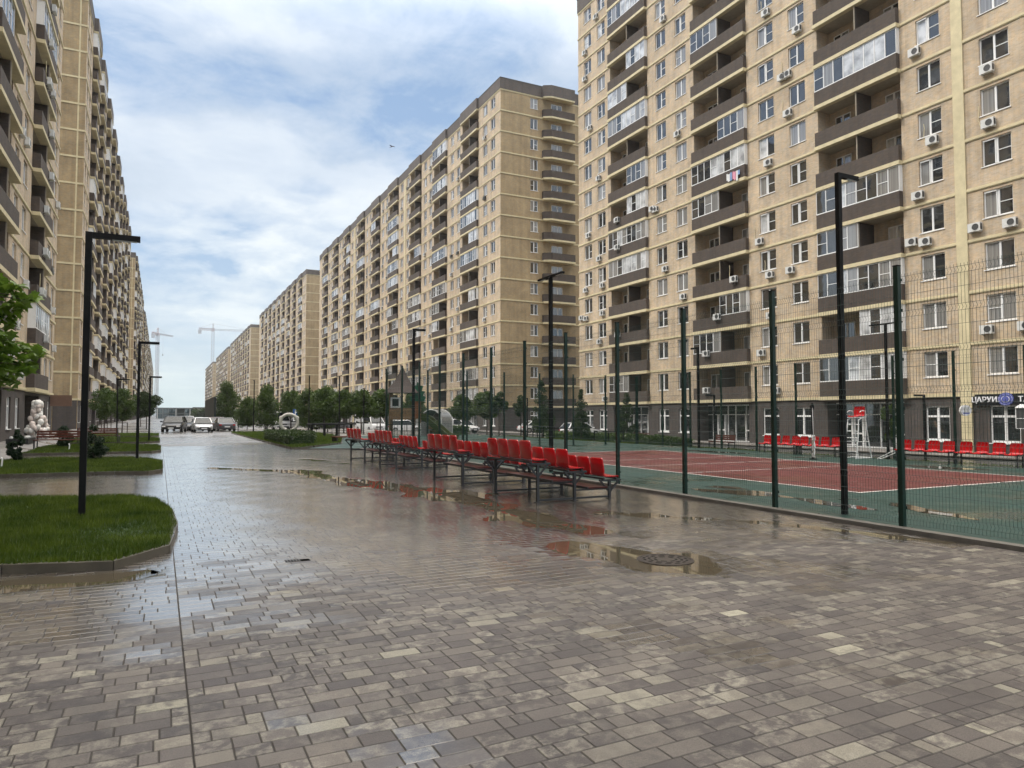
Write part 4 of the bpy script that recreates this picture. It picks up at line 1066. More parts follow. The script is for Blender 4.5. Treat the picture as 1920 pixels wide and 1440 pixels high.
def make_tree(name, seed, h, h0, rad, shape, mat, nleaf, lsize, trunk_r=.07, nc=26, stakes=False):
    g = np.random.default_rng(seed); t = thing(name, (0, 0, 0), '', 'tree')
    cs_, rs_ = crown_clumps(g, h0, h, rad, shape, nc)
    b = MB(); b.tube([(0, 0, -.1), (.02, 0, h0*.5), (.0, .03, h0), (.02, .0, (h0+h)/2), (0, 0, h*.93)], [trunk_r, trunk_r*.85, trunk_r*.7, trunk_r*.4, .01], M['bark'], 7)
    for i in range(0, len(cs_), 2):
        c = cs_[i]; z0 = max(h0*.75, min(c[2]-.25, h*.8)); b.tube([(0, 0, z0), (c[0]*.5, c[1]*.5, (z0+c[2])/2+.05), c], [trunk_r*.4, trunk_r*.25, .008], M['bark'], 4)
    part('trunk', b.mesh('trunk'), t)
    me = leaves(nleaf, clumps(cs_, rs_), lsize, mat, 'crown', g); part('crown', me, t)
    if stakes:
        b = MB()
        for sx, sy in ((-.5, -.5), (.5, -.5), (.5, .5), (-.5, .5)): b.box(sx-.03, sx+.03, sy-.03, sy+.03, 0, 1.1, M['bark'])
        for z in (1.02,):
            b.box(-.5, .5, -.52, -.48, z, z+.06, M['bark']); b.box(-.5, .5, .48, .52, z, z+.06, M['bark'])
        part('stakes', b.mesh('stakes'), t)
    return t
def put(t, x, y, z, label, s=1, rz=0, first=False, cat='tree', group=None):
    o = t if first else copy_tree(t); o.location = (x, y, z); o.rotation_euler = (0, 0, rz); o.scale = (s, s, s); tag(o, label, cat, group); return o
# close maple reaching in from the left
g = np.random.default_rng(31)
def maple():
    t = thing('maple_tree', (-2.58, 11.0, .1), 'young maple with big bright leaves reaching into the photo at the left edge', 'tree')
    b = MB(); b.tube([(0, 0, -.1), (.03, 0, 1.2), (0, .02, 2.4), (.02, 0, 3.5)], [.06, .05, .04, .015], M['bark'], 8)
    cs_ = [(.88, -.1, 3.27), (.45, .1, 3.42), (.05, -.2, 3.6), (1.02, -.15, 3.22), (.70, .1, 3.05), (.95, .1, 2.53), (.65, -.1, 2.62), (.55, .1, 2.35), (.95, -.2, 2.38), (.3, 0, 2.2), (.2, .3, 2.9), (-.3, .2, 2.8), (-.6, -.2, 3.3), (-.7, .2, 2.5), (0, -.6, 2.6), (0, .6, 3.0), (-.2, -.5, 3.4), (.45, -.1, 2.85), (.8, .2, 2.2)]
    rs_ = [.22, .32, .4, .14, .22, .25, .3, .25, .17, .3, .36, .5, .5, .5, .45, .5, .45, .28, .16]
    for c in cs_: b.tube([(0, 0, min(c[2]-.15, 3.2)), (c[0]*.5, c[1]*.5, c[2]+.03), c], [.018, .012, .004], M['bark'], 5)
    part('trunk', b.mesh('trunk'), t)
    # lobed maple leaves: 5-pointed fans, drooping
    C_ = clumps(cs_, rs_, .8)(1700, g); n = len(C_)
    prof = [(0, -.5), (.16, -.34), (.5, -.32), (.36, -.06), (.62, .16), (.30, .20), (.20, .34), (0, .66), (-.20, .34), (-.30, .20), (-.62, .16), (-.36, -.06), (-.5, -.32), (-.16, -.34)]
    V = []; F_ = []
    for i in range(n):
        rz_ = g.uniform(0, 6.283); tl = g.normal(.55, .35); rl = g.normal(0, .3); s = .15*g.uniform(.7, 1.25)
        Mx = Matrix.Rotation(rz_, 3, 'Z') @ Matrix.Rotation(-tl, 3, 'X') @ Matrix.Rotation(rl, 3, 'Y'); base = len(V)
        V.append(tuple(C_[i])); 
        for x, y in prof:
            v = Mx @ Vector((x*s, (y+.0)*s, -abs(x)*s*.35-.25*s*y*y)); V.append((C_[i][0]+v.x, C_[i][1]+v.y, C_[i][2]+v.z))
        for k in range(len(prof)): F_.append((base, base+1+k, base+1+(k+1) % len(prof)))
    part('crown', np_mesh('crown', np.array(V), np.array(F_), [M['leafA']]), t)
maple()
ball = make_tree('round_tree', 41, 3.9, 2.0, 1.45, 'ball', M['leafC'], 8000, .13, nc=40, stakes=False)
put(ball, 15.2, 74.3, -.2, 'round-headed tree at the left end of the clipped row behind the island', first=True, group='round-headed trees behind the playground', s=1.1)
for i, (x, y, s, l) in enumerate(((17.0, 73.2, 1.1, 'second round-headed tree from the left in the clipped row'), (18.6, 72.4, 1.1, 'third round-headed tree from the left in the clipped row'), (20.3, 71.2, 1.12, 'round-headed tree just left of the playground tower'),
     (24.0, 72, 1.05, 'round-headed tree seen through the playground tower'), (27.6, 67, .98, 'round-headed tree behind the metal tunnel shelter'), (29.2, 64.5, 1.05, 'round-headed tree right of the metal tunnel shelter'), (14.6, 91, 1.2, 'round-headed dark tree above the parking sign'))):
    put(ball, x, y, -.4, l, s, i*1.3, group='round-headed trees behind the playground')
ball2 = make_tree('round_tree', 43, 3.7, 2.1, .8, 'umb', M['leafB'], 4200, .10, nc=18)
put(ball2, 26.6, 56.2, -.1, 'narrow dark round-headed tree left of the gable, by the court corner', first=True, group='small trees beyond the court')
put(ball2, 28.4, 55.5, -.2, 'narrow dark round-headed tree in front of the gable wall', .95, 1, group='small trees beyond the court')
conic = make_tree('conical_tree', 44, 4.9, .95, 1.15, 'cone', M['leafB'], 6500, .09, nc=46)
put(conic, 28.9, 52.6, -.3, 'conical dark tree in front of the gable balconies', first=True, group='small trees beyond the court')
put(conic, 30.8, 49.4, -.4, 'slim conical tree at the corner of the nearest right block', .86, 2, group='small trees beyond the court')
put(conic, 33.0, 46.2, -.45, 'slim conical tree beside the first glass entrance', .80, 4, group='small trees beyond the court')
sap = make_tree('sapling', 45, 3.2, .9, .55, 'x', M['leafC'], 1500, .09, nc=14, trunk_r=.035)
put(sap, 34.9, 25.1, -.45, 'thin light sapling in front of the entrance right of the umpire chair', first=True, group='small trees beyond the court')
bushy = make_tree('bushy_tree', 46, 5.0, .9, 2.0, 'x', M['leafC'], 9000, .14, nc=44, trunk_r=.09)
put(bushy, 16.2, 77.2, 0, 'tallest bushy green tree, right of the parking sign', .88, first=True, group='bushy trees on the green island')
put(bushy, 14.6, 79.6, 0, 'bushy green tree just behind the parking sign', .84, 2, group='bushy trees on the green island')
put(bushy, 11.2, 87.2, 0, 'bushy dark tree above the white van left of the ring sculpture', .95, 4, group='bushy trees on the green island')
put(bushy, 9.6, 92.0, 0, 'smaller bushy tree left of the island beside the lamp', .72, 5, group='bushy trees on the green island')
put(bushy, 9.3, 118, 0, 'distant bushy tree right of the dark screen', 1.25, 1, group='bushy trees on the green island')
st = make_tree('street_tree', 47, 4.3, 1.7, 1.55, 'ball', M['leafC'], 7000, .13, nc=34, stakes=True)
put(st, -3.3, 80.5, .1, 'bright green staked street tree between the first two left lamp posts', .9, first=True, group='street trees in the left beds')
put(st, -5.2, 86.5, .1, 'darker staked street tree behind the bright one on the left', .95, 2, group='street trees in the left beds')
dk = make_tree('street_tree', 48, 4.4, 1.9, 1.5, 'umb', M['leafB'], 7000, .14, nc=34)
put(dk, -1.5, 104, .1, 'very dark street tree beside the third left lamp post', first=True, s=1.05, group='street trees in the left beds')
put(dk, -2.6, 125, .1, 'far dark street tree at the end of the left beds', .95, 2, group='street trees in the left beds')
# shrubs
def shrub(name, x, y, z, h, r, label, seed, shape='cone', mat='leafD', n=3000, ls=.05, group=None):
    g = np.random.default_rng(seed); t = thing(name, (x, y, z), label, 'shrub', 0, group)
    cs_, rs_ = crown_clumps(g, .12, h, r, shape, 24)
    part('foliage', leaves(n, clumps(cs_, rs_), ls, M[mat], 'foliage', g, 2.2), t)
    b = MB(); b.tube([(0, 0, -.05), (0, 0, h*.7)], [.03, .01], M['bark'], 5); part('stem', b.mesh('stem'), t)
G = 'small evergreen shrubs in the left beds'
shrub('evergreen_shrub', -4.75, 32.2, .1, 1.15, .42, 'dark conical evergreen shrub at the far left of the second bed', 51, group=G)
shrub('evergreen_shrub', -2.25, 32.0, .1, 1.3, .5, 'dark upright evergreen shrub right of the nearest lamp post', 52, 'x', group=G)
shrub('evergreen_shrub', -4.6, 45.2, .1, 1.0, .5, 'round dark shrub in front of the red-brown bench', 53, 'ball', group=G)
def hedge(name, poly, h, label, seed, n=9000, z=0, ls=.07, mat='leafB'):
    g = np.random.default_rng(seed); P = np.array(poly); c = P.mean(0); t = thing(name, (*c, z), label, 'hedge')
    q = P-c
    def f(n_, g):
        mn, mx = q.min(0), q.max(0); X = g.uniform(mn[0]-.0, mx[0], n_*3); Y = g.uniform(mn[1], mx[1], n_*3); k = inpoly(X, Y, [tuple(v) for v in q]); X, Y = X[k][:n_], Y[k][:n_]
        top = h*(1+.08*np.sin(X*3.1+Y*1.3)+.06*np.sin(Y*4.7)); Z = top*g.uniform(0, 1, len(X))**.5
        return np.stack([X+g.normal(0, .05, len(X)), Y+g.normal(0, .05, len(X)), Z], 1)
    part('foliage', leaves(n, f, ls, M[mat], 'foliage', g), t)
    b = MB(); sc = [tuple(v*.93) for v in q]; b.prism(sc, 0, h*.78, M['soil']); part('branches', b.mesh('branches'), t)
hedge('hedge', [(6.65, 53.5), (6.62, 42.2), (8.5, 43.8), (9.3, 48.5), (8.6, 53.5)], .72, 'dark clipped box hedge at the tip of the green island', 61, 15000, .05)
hedge('hedge', [(31.4, 40), (31.4, 57), (32.6, 57), (32.6, 40)], .8, 'loose green hedge along the foot of the nearest right block', 62, 8000, -.45, .1, 'leafC')
hedge('hedge', [(30.6, 37.5), (30.6, 43.5), (32.4, 43.5), (32.4, 37.5)], .75, 'dark low shrub bed before the first glass entrance', 63, 5000, -.45, .1)
hedge('hedge', [(21.5, 63), (25.5, 60.5), (26, 61.4), (22, 64)], .9, 'yellow-green hedge right of the metal tunnel shelter', 64, 3500, -.1, .1, 'leafC')
g = np.random.default_rng(77)
tr = leaves(9000, lambda n_, g: np.stack([g.uniform(8, 40, n_), g.uniform(0, 20, n_), g.uniform(0, 1, n_)**.6*(3.4+1.6*np.sin(g.uniform(0, 40, n_)))], 1), 1.2, M['leafB'], 'distant_trees', g)
o = bpy.data.objects.new('distant_trees', tr); col.objects.link(o); o.location = (6, 360, -.5); tag(o, 'dark band of far trees at the end of the street', 'trees', kind='stuff')
# ------------------------------------------------------------------ cars
M['tyre'] = simple('tyre_rubber', (.015, .015, .015), .8); M['rim'] = simple('alloy_rim', (.35, .35, .36), .3, metal=.8)
M['carglass'] = glass('car_glass', (.02, .025, .028), ior=1.45); M['headlamp'] = simple('headlamp_lens', (.7, .7, .7), .15); M['tail'] = simple('tail_lamp', (.35, .01, .01), .2)
M['plate'] = simple('number_plate', (.7, .7, .7), .4); M['trim'] = simple('black_trim', (.012, .012, .012), .5)
def carpaint(n, c, metal=.3): 
    m, nt, b = new_mat(n); b.inputs['Base Color'].default_value = (*c, 1); b.inputs['Metallic'].default_value = metal; b.inputs['Roughness'].default_value = .3; b.inputs['Coat Weight'].default_value = .35; b.inputs['Coat Roughness'].default_value = .08; b.inputs['Coat IOR'].default_value = 1.4
    nn = noise(nt, 5, 3); r = ramp(nt, [(.3, (.25,)*3), (.7, (.42,)*3)]); nt.links.new(nn.outputs['Fac'], r.inputs[0]); nt.links.new(r.outputs[0], b.inputs['Roughness']); return m
def loft(b, secs, mat, cap=True):
    """secs: list of cross-section point lists (same count), open lofts closed as rings"""
    n = len(secs[0]); base = len(b.v); k = b.mi(mat)
    for s in secs: b.v.extend(s)
    for i in range(len(secs)-1):
        for j in range(n): b.f.append((base+i*n+j, base+i*n+(j+1) % n, base+(i+1)*n+(j+1) % n, base+(i+1)*n+j)); b.m.append(k)
    if cap:
        b.f.append(tuple(base+j for j in reversed(range(n)))); b.m.append(k); b.f.append(tuple(base+(len(secs)-1)*n+j for j in range(n))); b.m.append(k)
def make_car(paint, L=4.5, W=1.8, Ht=1.45, style='sedan'):
    t = thing('parked_car', (0, 0, 0), '', 'car')
    suv = style in ('suv',); van = style == 'van'; box_ = style == 'box'
    zb = .28 if not suv else .34; belt = Ht*.62 if not van else Ht*.52; hood = belt*.92 if not van else belt
    # front is -y
    def ring(y, w, z0, z1, r=.08):
        w2 = w/2; return [(-w2+r, y, z0), (w2-r, y, z0), (w2, y, z0+r), (w2, y, z1-.16), (w2-.05, y, z1-.03), (w2-.16, y, z1), (-w2+.16, y, z1), (-w2+.05, y, z1-.03), (-w2, y, z1-.16), (-w2, y, z0+r)]
    h2 = L/2
    if van: st = [(-h2, W*.80, zb+.12, belt*.72), (-h2+.10, W*.93, zb, belt*.9), (-h2+.5, W, zb, belt), (h2-.1, W, zb, belt), (h2, W*.97, zb+.05, belt)]
    else: st = [(-h2, W*.72, zb+.10, hood*.66), (-h2+.08, W*.86, zb, hood*.76), (-h2+.35, W*.96, zb-.02, hood*.88), (-h2+1.1, W, zb-.04, hood), (-h2+1.5, W, zb-.04, belt), (h2-1.0, W, zb-.04, belt), (h2-.3, W*.96, zb, belt*.985), (h2-.06, W*.88, zb+.05, belt*.9), (h2, W*.80, zb+.12, belt*.78)]
    b = MB(); loft(b, [ring(*s) for s in st], paint); body = part('body', b.mesh('body', True), t)
    # cabin
    if van: cab = [(-h2+.35, -h2+1.15), (h2-.12, h2-.02)]
    elif suv or box_: cab = [(-h2+1.05, -h2+1.75), (h2-.55, h2-.12)]
    else: cab = [(-h2+1.15, -h2+2.0), (h2-1.35, h2-.55)]
    (y0, y1), (y2, y3) = cab; wb_, wt = W*.93, W*.74
    b = MB(); zt = Ht-.05
    A = [(-wb_/2, y0, belt-.02), (wb_/2, y0, belt-.02), (wb_/2, y3, belt-.02), (-wb_/2, y3, belt-.02)]
    B_ = [(-wt/2, y1, zt), (wt/2, y1, zt), (wt/2, y2, zt), (-wt/2, y2, zt)]
    loft(b, [A, B_], M['carglass'], cap=False); part('windows', b.mesh('windows'), t)
    b = MB(); b.face([(-wt/2-.02, y1-.03, zt+.002), (wt/2+.02, y1-.03, zt+.002), (wt/2+.02, y2+.03, zt+.002), (-wt/2-.02, y2+.03, zt+.002)], paint)
    loft(b, [[(-wt/2-.02, y1-.03, zt), (wt/2+.02, y1-.03, zt), (wt/2+.02, y2+.03, zt), (-wt/2-.02, y2+.03, zt)], [(-wt/2+.06, y1+.1, Ht), (wt/2-.06, y1+.1, Ht), (wt/2-.06, y2-.1, Ht), (-wt/2+.06, y2-.1, Ht)]], paint)
    for s in (-1, 1):
        b.bar((s*wb_/2, y0, belt), (s*wt/2, y1, zt), .07, .06, paint); b.bar((s*wb_/2, y3, belt), (s*wt/2, y2, zt), .10, .08, paint)
        ym = (y0+y3)/2; b.bar((s*(wb_/2+.004), ym, belt), (s*(wt/2+.004), (y1+y2)/2, zt), .08, .03, paint)
        if van: b.bar((s*wb_/2, ym+.2, (belt+zt)/2), (s*(wb_+wt)/4, y3-.1, (belt+zt)/2), .05, zt-belt-.1, paint)
    part('roof', b.mesh('roof'), t)
    wr = .32 if not suv else .37
    for sx in (-1, 1):
        for yy in (-h2+.85, h2-.85):
            b = MB(); b.tube([(sx*(W/2-.20), yy, wr), (sx*(W/2+.005), yy, wr)], wr, M['tyre'], 18); wo = part('wheel', b.mesh('wheel'), t)
            b = MB(); b.tube([(sx*(W/2-.01), yy, wr), (sx*(W/2+.012), yy, wr)], wr*.62, M['rim'], 12); part('rim', b.mesh('rim'), wo)
        b = MB(); b.box(min(sx*W*.26, sx*W*.43), max(sx*W*.26, sx*W*.43), -h2-.012, -h2+.12, hood*.60, hood*.74, M['headlamp']); part('headlight', b.mesh('headlight'), t)
        b = MB(); b.box(min(sx*W*.30, sx*W*.44), max(sx*W*.30, sx*W*.44), h2-.10, h2+.012, belt*.70, belt*.86, M['tail']); part('tail_light', b.mesh('tail_light'), t)
        b = MB(); b.box(min(sx*W*.5, sx*(W*.5+.20)), max(sx*W*.5, sx*(W*.5+.20)), y0+.1, y0+.2, belt, belt+.14, paint); part('mirror', b.mesh('mirror'), t)
    b = MB(); b.box(-W*.24, W*.24, -h2-.02, -h2+.05, hood*.52, hood*.66, M['trim']); b.box(-W*.34, W*.34, -h2-.01, -h2+.05, zb, zb+.14, M['trim']); part('grille', b.mesh('grille'), t)
    b = MB(); b.box(-.26, .26, -h2-.035, -h2-.021, hood*.42, hood*.42+.11, M['plate']); b.box(-.26, .26, h2+.001, h2+.02, belt*.5, belt*.5+.11, M['plate']); part('number_plate', b.mesh('number_plate'), t)
    return t
P_blk = carpaint('black_paint', (.006, .006, .007), 0); P_sil = carpaint('silver_paint', (.50, .50, .50), .6); P_gry = carpaint('grey_paint', (.07, .07, .075), .2); P_wht = carpaint('white_paint', (.74, .74, .74), 0)
P_brn = carpaint('brown_paint', (.06, .022, .016), 0); P_dk = carpaint('dark_blue_paint', (.008, .010, .016), 0)
G = 'cars parked at the end of the plaza and along the road'
def car(paint, x, y, z, rz, label, **k):
    t = make_car(paint, **k); t.location = (x, y, z); t.rotation_euler = (0, 0, R(rz)); t.scale = (1.06,)*3; tag(t, label, 'car', G); return t
car(P_blk, 1.45, 84.4, 0, -9, 'black crossover facing the camera at the left of the parked group', W=1.9, Ht=1.62, style='suv', L=4.4)
car(P_dk, 3.75, 91.0, 0, -3, 'dark sedan half hidden between the black crossover and the silver car', Ht=1.5)
car(P_sil, 4.1, 82.8, 0, 3, 'silver white hatchback facing the camera in the middle of the parked group', Ht=1.48, style='box', L=4.1, W=1.76)
car(P_gry, 6.6, 87.0, 0, 184, 'grey sedan seen from behind, right of the silver hatchback', Ht=1.44)
car(P_brn, 6.2, 92.8, 0, 178, 'dark brown car partly hidden left of the grey sedan', Ht=1.5)
car(P_blk, 2.4, 92.5, 0, 0, 'dark estate car behind the black crossover', Ht=1.6, style='suv')
car(P_sil, 3.3, 104, 0, 0, 'silver car roof showing behind the black crossover', Ht=1.6, style='box', L=4.3)
car(P_wht, 42.6, 79.3, -.4, 92, 'old white sedan parked side-on before the gable wall', Ht=1.42, L=4.2, W=1.65)
car(P_wht, 33.6, 82.0, -.45, 25, 'white crossover beside the metal tunnel shelter', Ht=1.68, style='suv', W=1.85)
car(P_wht, 28.0, 86.5, -.4, 70, 'white hatchback glimpsed left of the playground tower', Ht=1.5, style='box', L=4.2)
car(P_wht, 24.6, 91.0, -.35, 10, 'white van parked left of the round-headed trees', Ht=2.0, style='van', L=4.9, W=1.9)
car(P_wht, 13.3, 93.5, 0, 8, 'white van with a dark stripe left of the ring sculpture', Ht=2.1, style='van', L=4.9, W=1.95)
car(P_wht, 16.4, 93.0, 0, 60, 'white car seen through the ring sculpture', Ht=1.45)
car(P_gry, 21, 96.0, -.2, 70, 'grey car among the trunks right of the parking sign', Ht=1.45)
car(P_wht, 38.6, 62, -.45, 92, 'white hatchback whose bonnet shows beside the first corner of the right block', Ht=1.42, style='box', L=4.0)

# ------------------------------------------------------------------ ring sculpture, sign, screen
M['concrete'] = simple('pale_sculpture_concrete', (.44, .42, .38), .6, var=.15, bump=.2)
t = thing('ring_sculpture', (12.1, 76.6, .05), 'pale stone ring sculpture with two pointed ears standing behind the hedge', 'sculpture', R(-9))
b = MB(); n = 48; pts = []; rs_ = []
ro = .96
base = len(b.v); k = b.mi(M['concrete']); nn_ = 12
for i in range(n):
    a = 2*math.pi*i/n; ear = max(0, 1-abs((a-R(148)))/.22)+max(0, 1-abs((a-R(30)))/.22)
    for j in range(nn_):
        q = 2*math.pi*j/nn_; r = ro+.19*math.cos(q)*(1 if math.cos(q) < 0 else 1+.9*ear); b.v.append((r*math.cos(a), .17*math.sin(q), 1.15+r*math.sin(a)))
for i in range(n):
    for j in range(nn_): b.f.append((base+i*nn_+j, base+i*nn_+(j+1) % nn_, base+((i+1) % n)*nn_+(j+1) % nn_, base+((i+1) % n)*nn_+j)); b.m.append(k)
part('ring', b.mesh('ring', True), t); b = MB(); b.box(-.35, .35, -.3, .3, -.15, .06, M['concrete']); part('base', b.mesh('base'), t); t.scale = (.88,)*3
M['pblue'] = simple('parking_blue', (.02, .10, .32), .4)
t = thing('parking_sign', (14.1, 84.3, 0), 'blue parking sign with a white P, behind the ring sculpture', 'sign', R(-9))
b = MB(); b.tube([(0, .05, 0), (0, .05, 2.45)], .035, M['ac'], 8); part('post', b.mesh('post'), t)
b = MB(); b.box(-.37, .37, -.01, .01, 1.80, 2.5, M['pblue']); part('panel', b.mesh('panel'), t)
o = part('lettering', text_mesh('lettering', 'P', .75, M['signwhite'], .005), t, (0, -.02, 1.89)); o.rotation_euler = (R(90), 0, 0)
b = MB(); b.box(-.36, .36, -.01, .01, 1.12, 1.76, M['signwhite']); b.box(-.2, .05, -.015, -.011, 1.28, 1.36, M['trim']); b.box(.06, .2, -.015, -.011, 1.32, 1.40, M['trim']); part('plate', b.mesh('plate'), t)
t = thing('dark_screen', (6.6, 102.7, 0), 'long dark green screen wall standing end-on beyond the parked cars', 'screen'); M['screen'] = simple('dark_green_screen', (.006, .014, .010), .5)
t.rotation_euler = (0, 0, R(-1.0)); b = MB(); b.box(-.08, .08, 0, 32, .1, 4.3, M['screen']); part('screen', b.mesh('screen'), t)
for i in range(6):
    b = MB(); b.box(.085, .16, .2+i*6, .3+i*6, 0, 4.2, M['steel']); part('post', b.mesh('post'), t)
# ------------------------------------------------------------------ timber benches at left and by the entrance
def park_bench(x, y, z, rz, label, L=2.1, wood='wood', group='timber benches'):
    t = thing('park_bench', (x, y, z), label, 'bench', R(rz), group); Wd = M[wood]
    b = MB()
    for i in range(4): b.box(-L/2, L/2, -.25+i*.125, -.15+i*.125, .43, .47, Wd)
    part('seat', b.mesh('seat'), t); b = MB()
    for i in range(3): b.bar((-L/2, .31+i*.03, .60+i*.13), (L/2, .31+i*.03, .60+i*.13), .03, .10, Wd)
    part('backrest', b.mesh('backrest'), t)
    for s in (-1, 1):
        b = MB(); x0 = s*(L/2-.05); b.box(x0-.03, x0+.03, -.26, -.2, 0, .43, M['steel']); b.bar((x0, .26, 0), (x0, .40, .95), .05, .05, M['steel']); b.box(x0-.03, x0+.03, -.19, .24, .38, .428, M['steel']); part('leg', b.mesh('leg'), t)
    return t
park_bench(-4.55, 43.0, .12, -8, 'red-brown slatted bench with its back seen between the balloons and the nearest lamp post', 2.25)
park_bench(-3.4, 52.0, .1, 172, 'second red-brown slatted bench, behind the nearest lamp post', 2.3)
park_bench(32.9, 44.6, -.45, -90, 'dark slatted bench in front of the wall left of the middle balconies', 2.0)
park_bench(34.6, 37.4, -.45, -90, 'dark bench before the glazed entrance under the middle balconies', 2.0)
t = thing('low_bench', (10.9, 46.6, 0), 'low dark brown backless bench at the end of the hedge', 'bench', R(20), None)
b = MB(); b.box(-.9, .9, -.25, .25, .38, .46, M['wood']); part('seat', b.mesh('seat'), t)
for s in (-.75, .75):
    b = MB(); b.box(s-.08, s+.08, -.22, .22, 0, .379, M['trim']); part('leg', b.mesh('leg'), t)
t = thing('pergola_bench', (12.2, 58.5, .05), 'long black table-like rail on posts behind the hedge', 'bench', R(14))
b = MB(); b.box(-1.5, 2.4, -.5, .5, .98, 1.12, M['trim']); part('top', b.mesh('top'), t)
for xx in (-1.3, -.2, .9, 2.2):
    b = MB(); b.box(xx-.08, xx+.08, -.08, .08, 0, .979, M['trim']); part('leg', b.mesh('leg'), t)
# white and blush balloon column
M['balW'] = simple('balloon_white', (.72, .70, .66), .3); M['balP'] = simple('balloon_blush', (.64, .55, .50), .3)
t = thing('balloon_display', (-7.25, 55.6, .28), 'tall cluster of white and blush balloons beside the left entrance', 'balloons'); t.scale = (.88, .88, .92); rb = random.Random(9)
sph = {}
for nm in ('balW', 'balP'):
    b = MB(); b.lathe([(.01, -1)]+[(math.sin(math.pi*i/10), -math.cos(math.pi*i/10)) for i in range(1, 10)]+[(.01, 1)], M[nm], 14); sph[nm] = b.mesh('balloon', True)
for i in range(98):
    z = rb.random(); zz = .15+2.45*z; w = (.62 if z < .55 else .30)*(1-.25*abs(z-.35))*(1+.25*math.sin(z*9)); a = rb.random()*6.283; r = .165*rb.uniform(.7, 1.3)
    o = part('balloon', sph['balP' if rb.random() < .45 else 'balW'], t, (w*math.cos(a)*rb.uniform(.6, 1)+.15*(1-z), w*math.sin(a)*.9, zz)); o.scale = (r, r, r*1.12)
t = thing('planter_row', (-6.9, 47.8, .26), 'low dark planter edge with pale stones by the left wall', 'planter'); b = MB(); b.box(-.5, .5, -1.3, 1.3, 0, .28, M['trim'])
part('box', b.mesh('box'), t); b = MB()
for i in range(9): b.lathe([(.02, 0), (.1, .03), (.09, .1), (.02, .13)], M['ac'], 7, (-.3+.6*rb.random(), -1.1+i*.27, .28))
part('stones', b.mesh('stones'), t)
for i, (x, y, l) in enumerate(((-4.6, 28.3, 'short white pipe stub in the second bed beside the far left shrub'), (-3.9, 40.5, 'short white pipe stub in the grass before the red-brown bench'))):
    t = thing('pipe_stub', (x, y, .1), l, 'pipe', 0, 'white pipe stubs in the beds'); b = MB(); b.tube([(0, 0, 0), (.02, 0, .30)], .025, M['white'], 8); part('pipe', b.mesh('pipe'), t); b = MB(); b.lathe([(.035, .30), (.035, .34), (.01, .36)], M['white'], 8); part('cap', b.mesh('cap'), t)
t = thing('shop_banner', (-7.75, 68.2, 3.0), 'brown projecting banner box above the left corner shop', 'sign'); b = MB(); b.box(-.2, 1.3, -.08, .08, -.45, .45, simple('brown_banner', (.16, .09, .06), .6)); part('panel', b.mesh('panel'), t); b = MB(); b.box(-.3, -.201, -.03, .03, -.3, .3, M['steel']); part('bracket', b.mesh('bracket'), t)
# ------------------------------------------------------------------ playground
M['plwood'] = simple('playground_timber', (.22, .13, .06), .7, var=.35, vscale=9); M['plroof'] = simple('brown_roof_cloth', (.085, .062, .055), .7); M['plgreen'] = simple('playground_green', (.012, .10, .05), .45); M['pllime'] = simple('slide_lime', (.05, .075, .02), .35, var=.3); M['pltan'] = simple('slide_tan', (.42, .28, .16), .5)
t = thing('playground_tower', (14.6, 46.0, 0), 'wooden playground tower with a peaked brown roof and a green tree cut-out', 'playground tower', R(-22))
for sx in (-.75, .75):
    for sy in (-.65, .65):
        b = MB(); b.tube([(sx, sy, 0), (sx, sy, 3.45)], .075, M['plwood'], 8); part('post', b.mesh('post'), t)
b = MB(); N_ = 6; ap = (0, 0, 5.05); prev = None
rings = [[(x*q, y*q, z) for x, y in ((-1.05, -.95), (1.05, -.95), (1.05, .95), (-1.05, .95))] for q, z in ((1.08, 3.30), (.72, 3.72), (.46, 4.1), (.26, 4.5), (.12, 4.85), (.02, 5.1))]
loft(b, rings, M['plroof']); part('roof', b.mesh('roof'), t)
b = MB(); b.box(-.8, .8, -.7, .7, 1.55, 1.65, M['plwood']); b.box(-.7, .7, -.68, -.62, 1.66, 2.3, M['plwood']); part('platform', b.mesh('platform'), t)
b = MB(); b.box(-.72, -.06, -.75, -.70, 2.32, 3.0, M['ac']); b.box(-.6, -.18, -.76, -.751, 2.42, 2.9, M['screen']); part('window_panel', b.mesh('window_panel'), t)
b = MB(); tp = [(-.45, 0), (-.55, .3), (-.35, .35), (-.5, .65), (-.28, .68), (-.38, 1.0), (-.1, 1.05), (0, 1.3), (.12, 1.05), (.38, 1.0), (.28, .68), (.5, .65), (.35, .35), (.55, .3), (.45, 0)]
b.face([(1.05+x, -.75, 2.75+z) for x, z in tp], M['plgreen']); b.face([(1.05+x, -.71, 2.75+z) for x, z in tp], M['plgreen'])
for i in range(len(tp)):
    (x0, z0), (x1, z1) = tp[i], tp[(i+1) % len(tp)]; b.face([(1.05+x0, -.75, 2.75+z0), (1.05+x1, -.75, 2.75+z1), (1.05+x1, -.71, 2.75+z1), (1.05+x0, -.71, 2.75+z0)], M['plgreen'])
part('tree_panel', b.mesh('tree_panel'), t)
b = MB(); b.box(.85, 1.1, -.70, -.64, 1.6, 3.0, simple('orange_brown_board', (.20, .07, .02), .6)); b.box(1.12, 1.28, -.70, -.64, 1.3, 2.9, M['plwood']); part('side_board', b.mesh('side_board'), t)
b = MB()
for i in range(9): b.bar((-.9+i*.22, -.72, .05), (-.9+i*.22, -.72, 1.54), .03, .03, M['screen'])
for z in (.4, .8, 1.2): b.bar((-.95, -.735, z), (.95, -.735, z), .03, .03, M['screen'])
part('climbing_net', b.mesh('climbing_net'), t)
b = MB(); sl = [(1.1, 0, 1.7), (1.7, -.3, 1.5), (2.5, -.9, .85), (3.1, -1.4, .35), (3.6, -1.8, .22)]
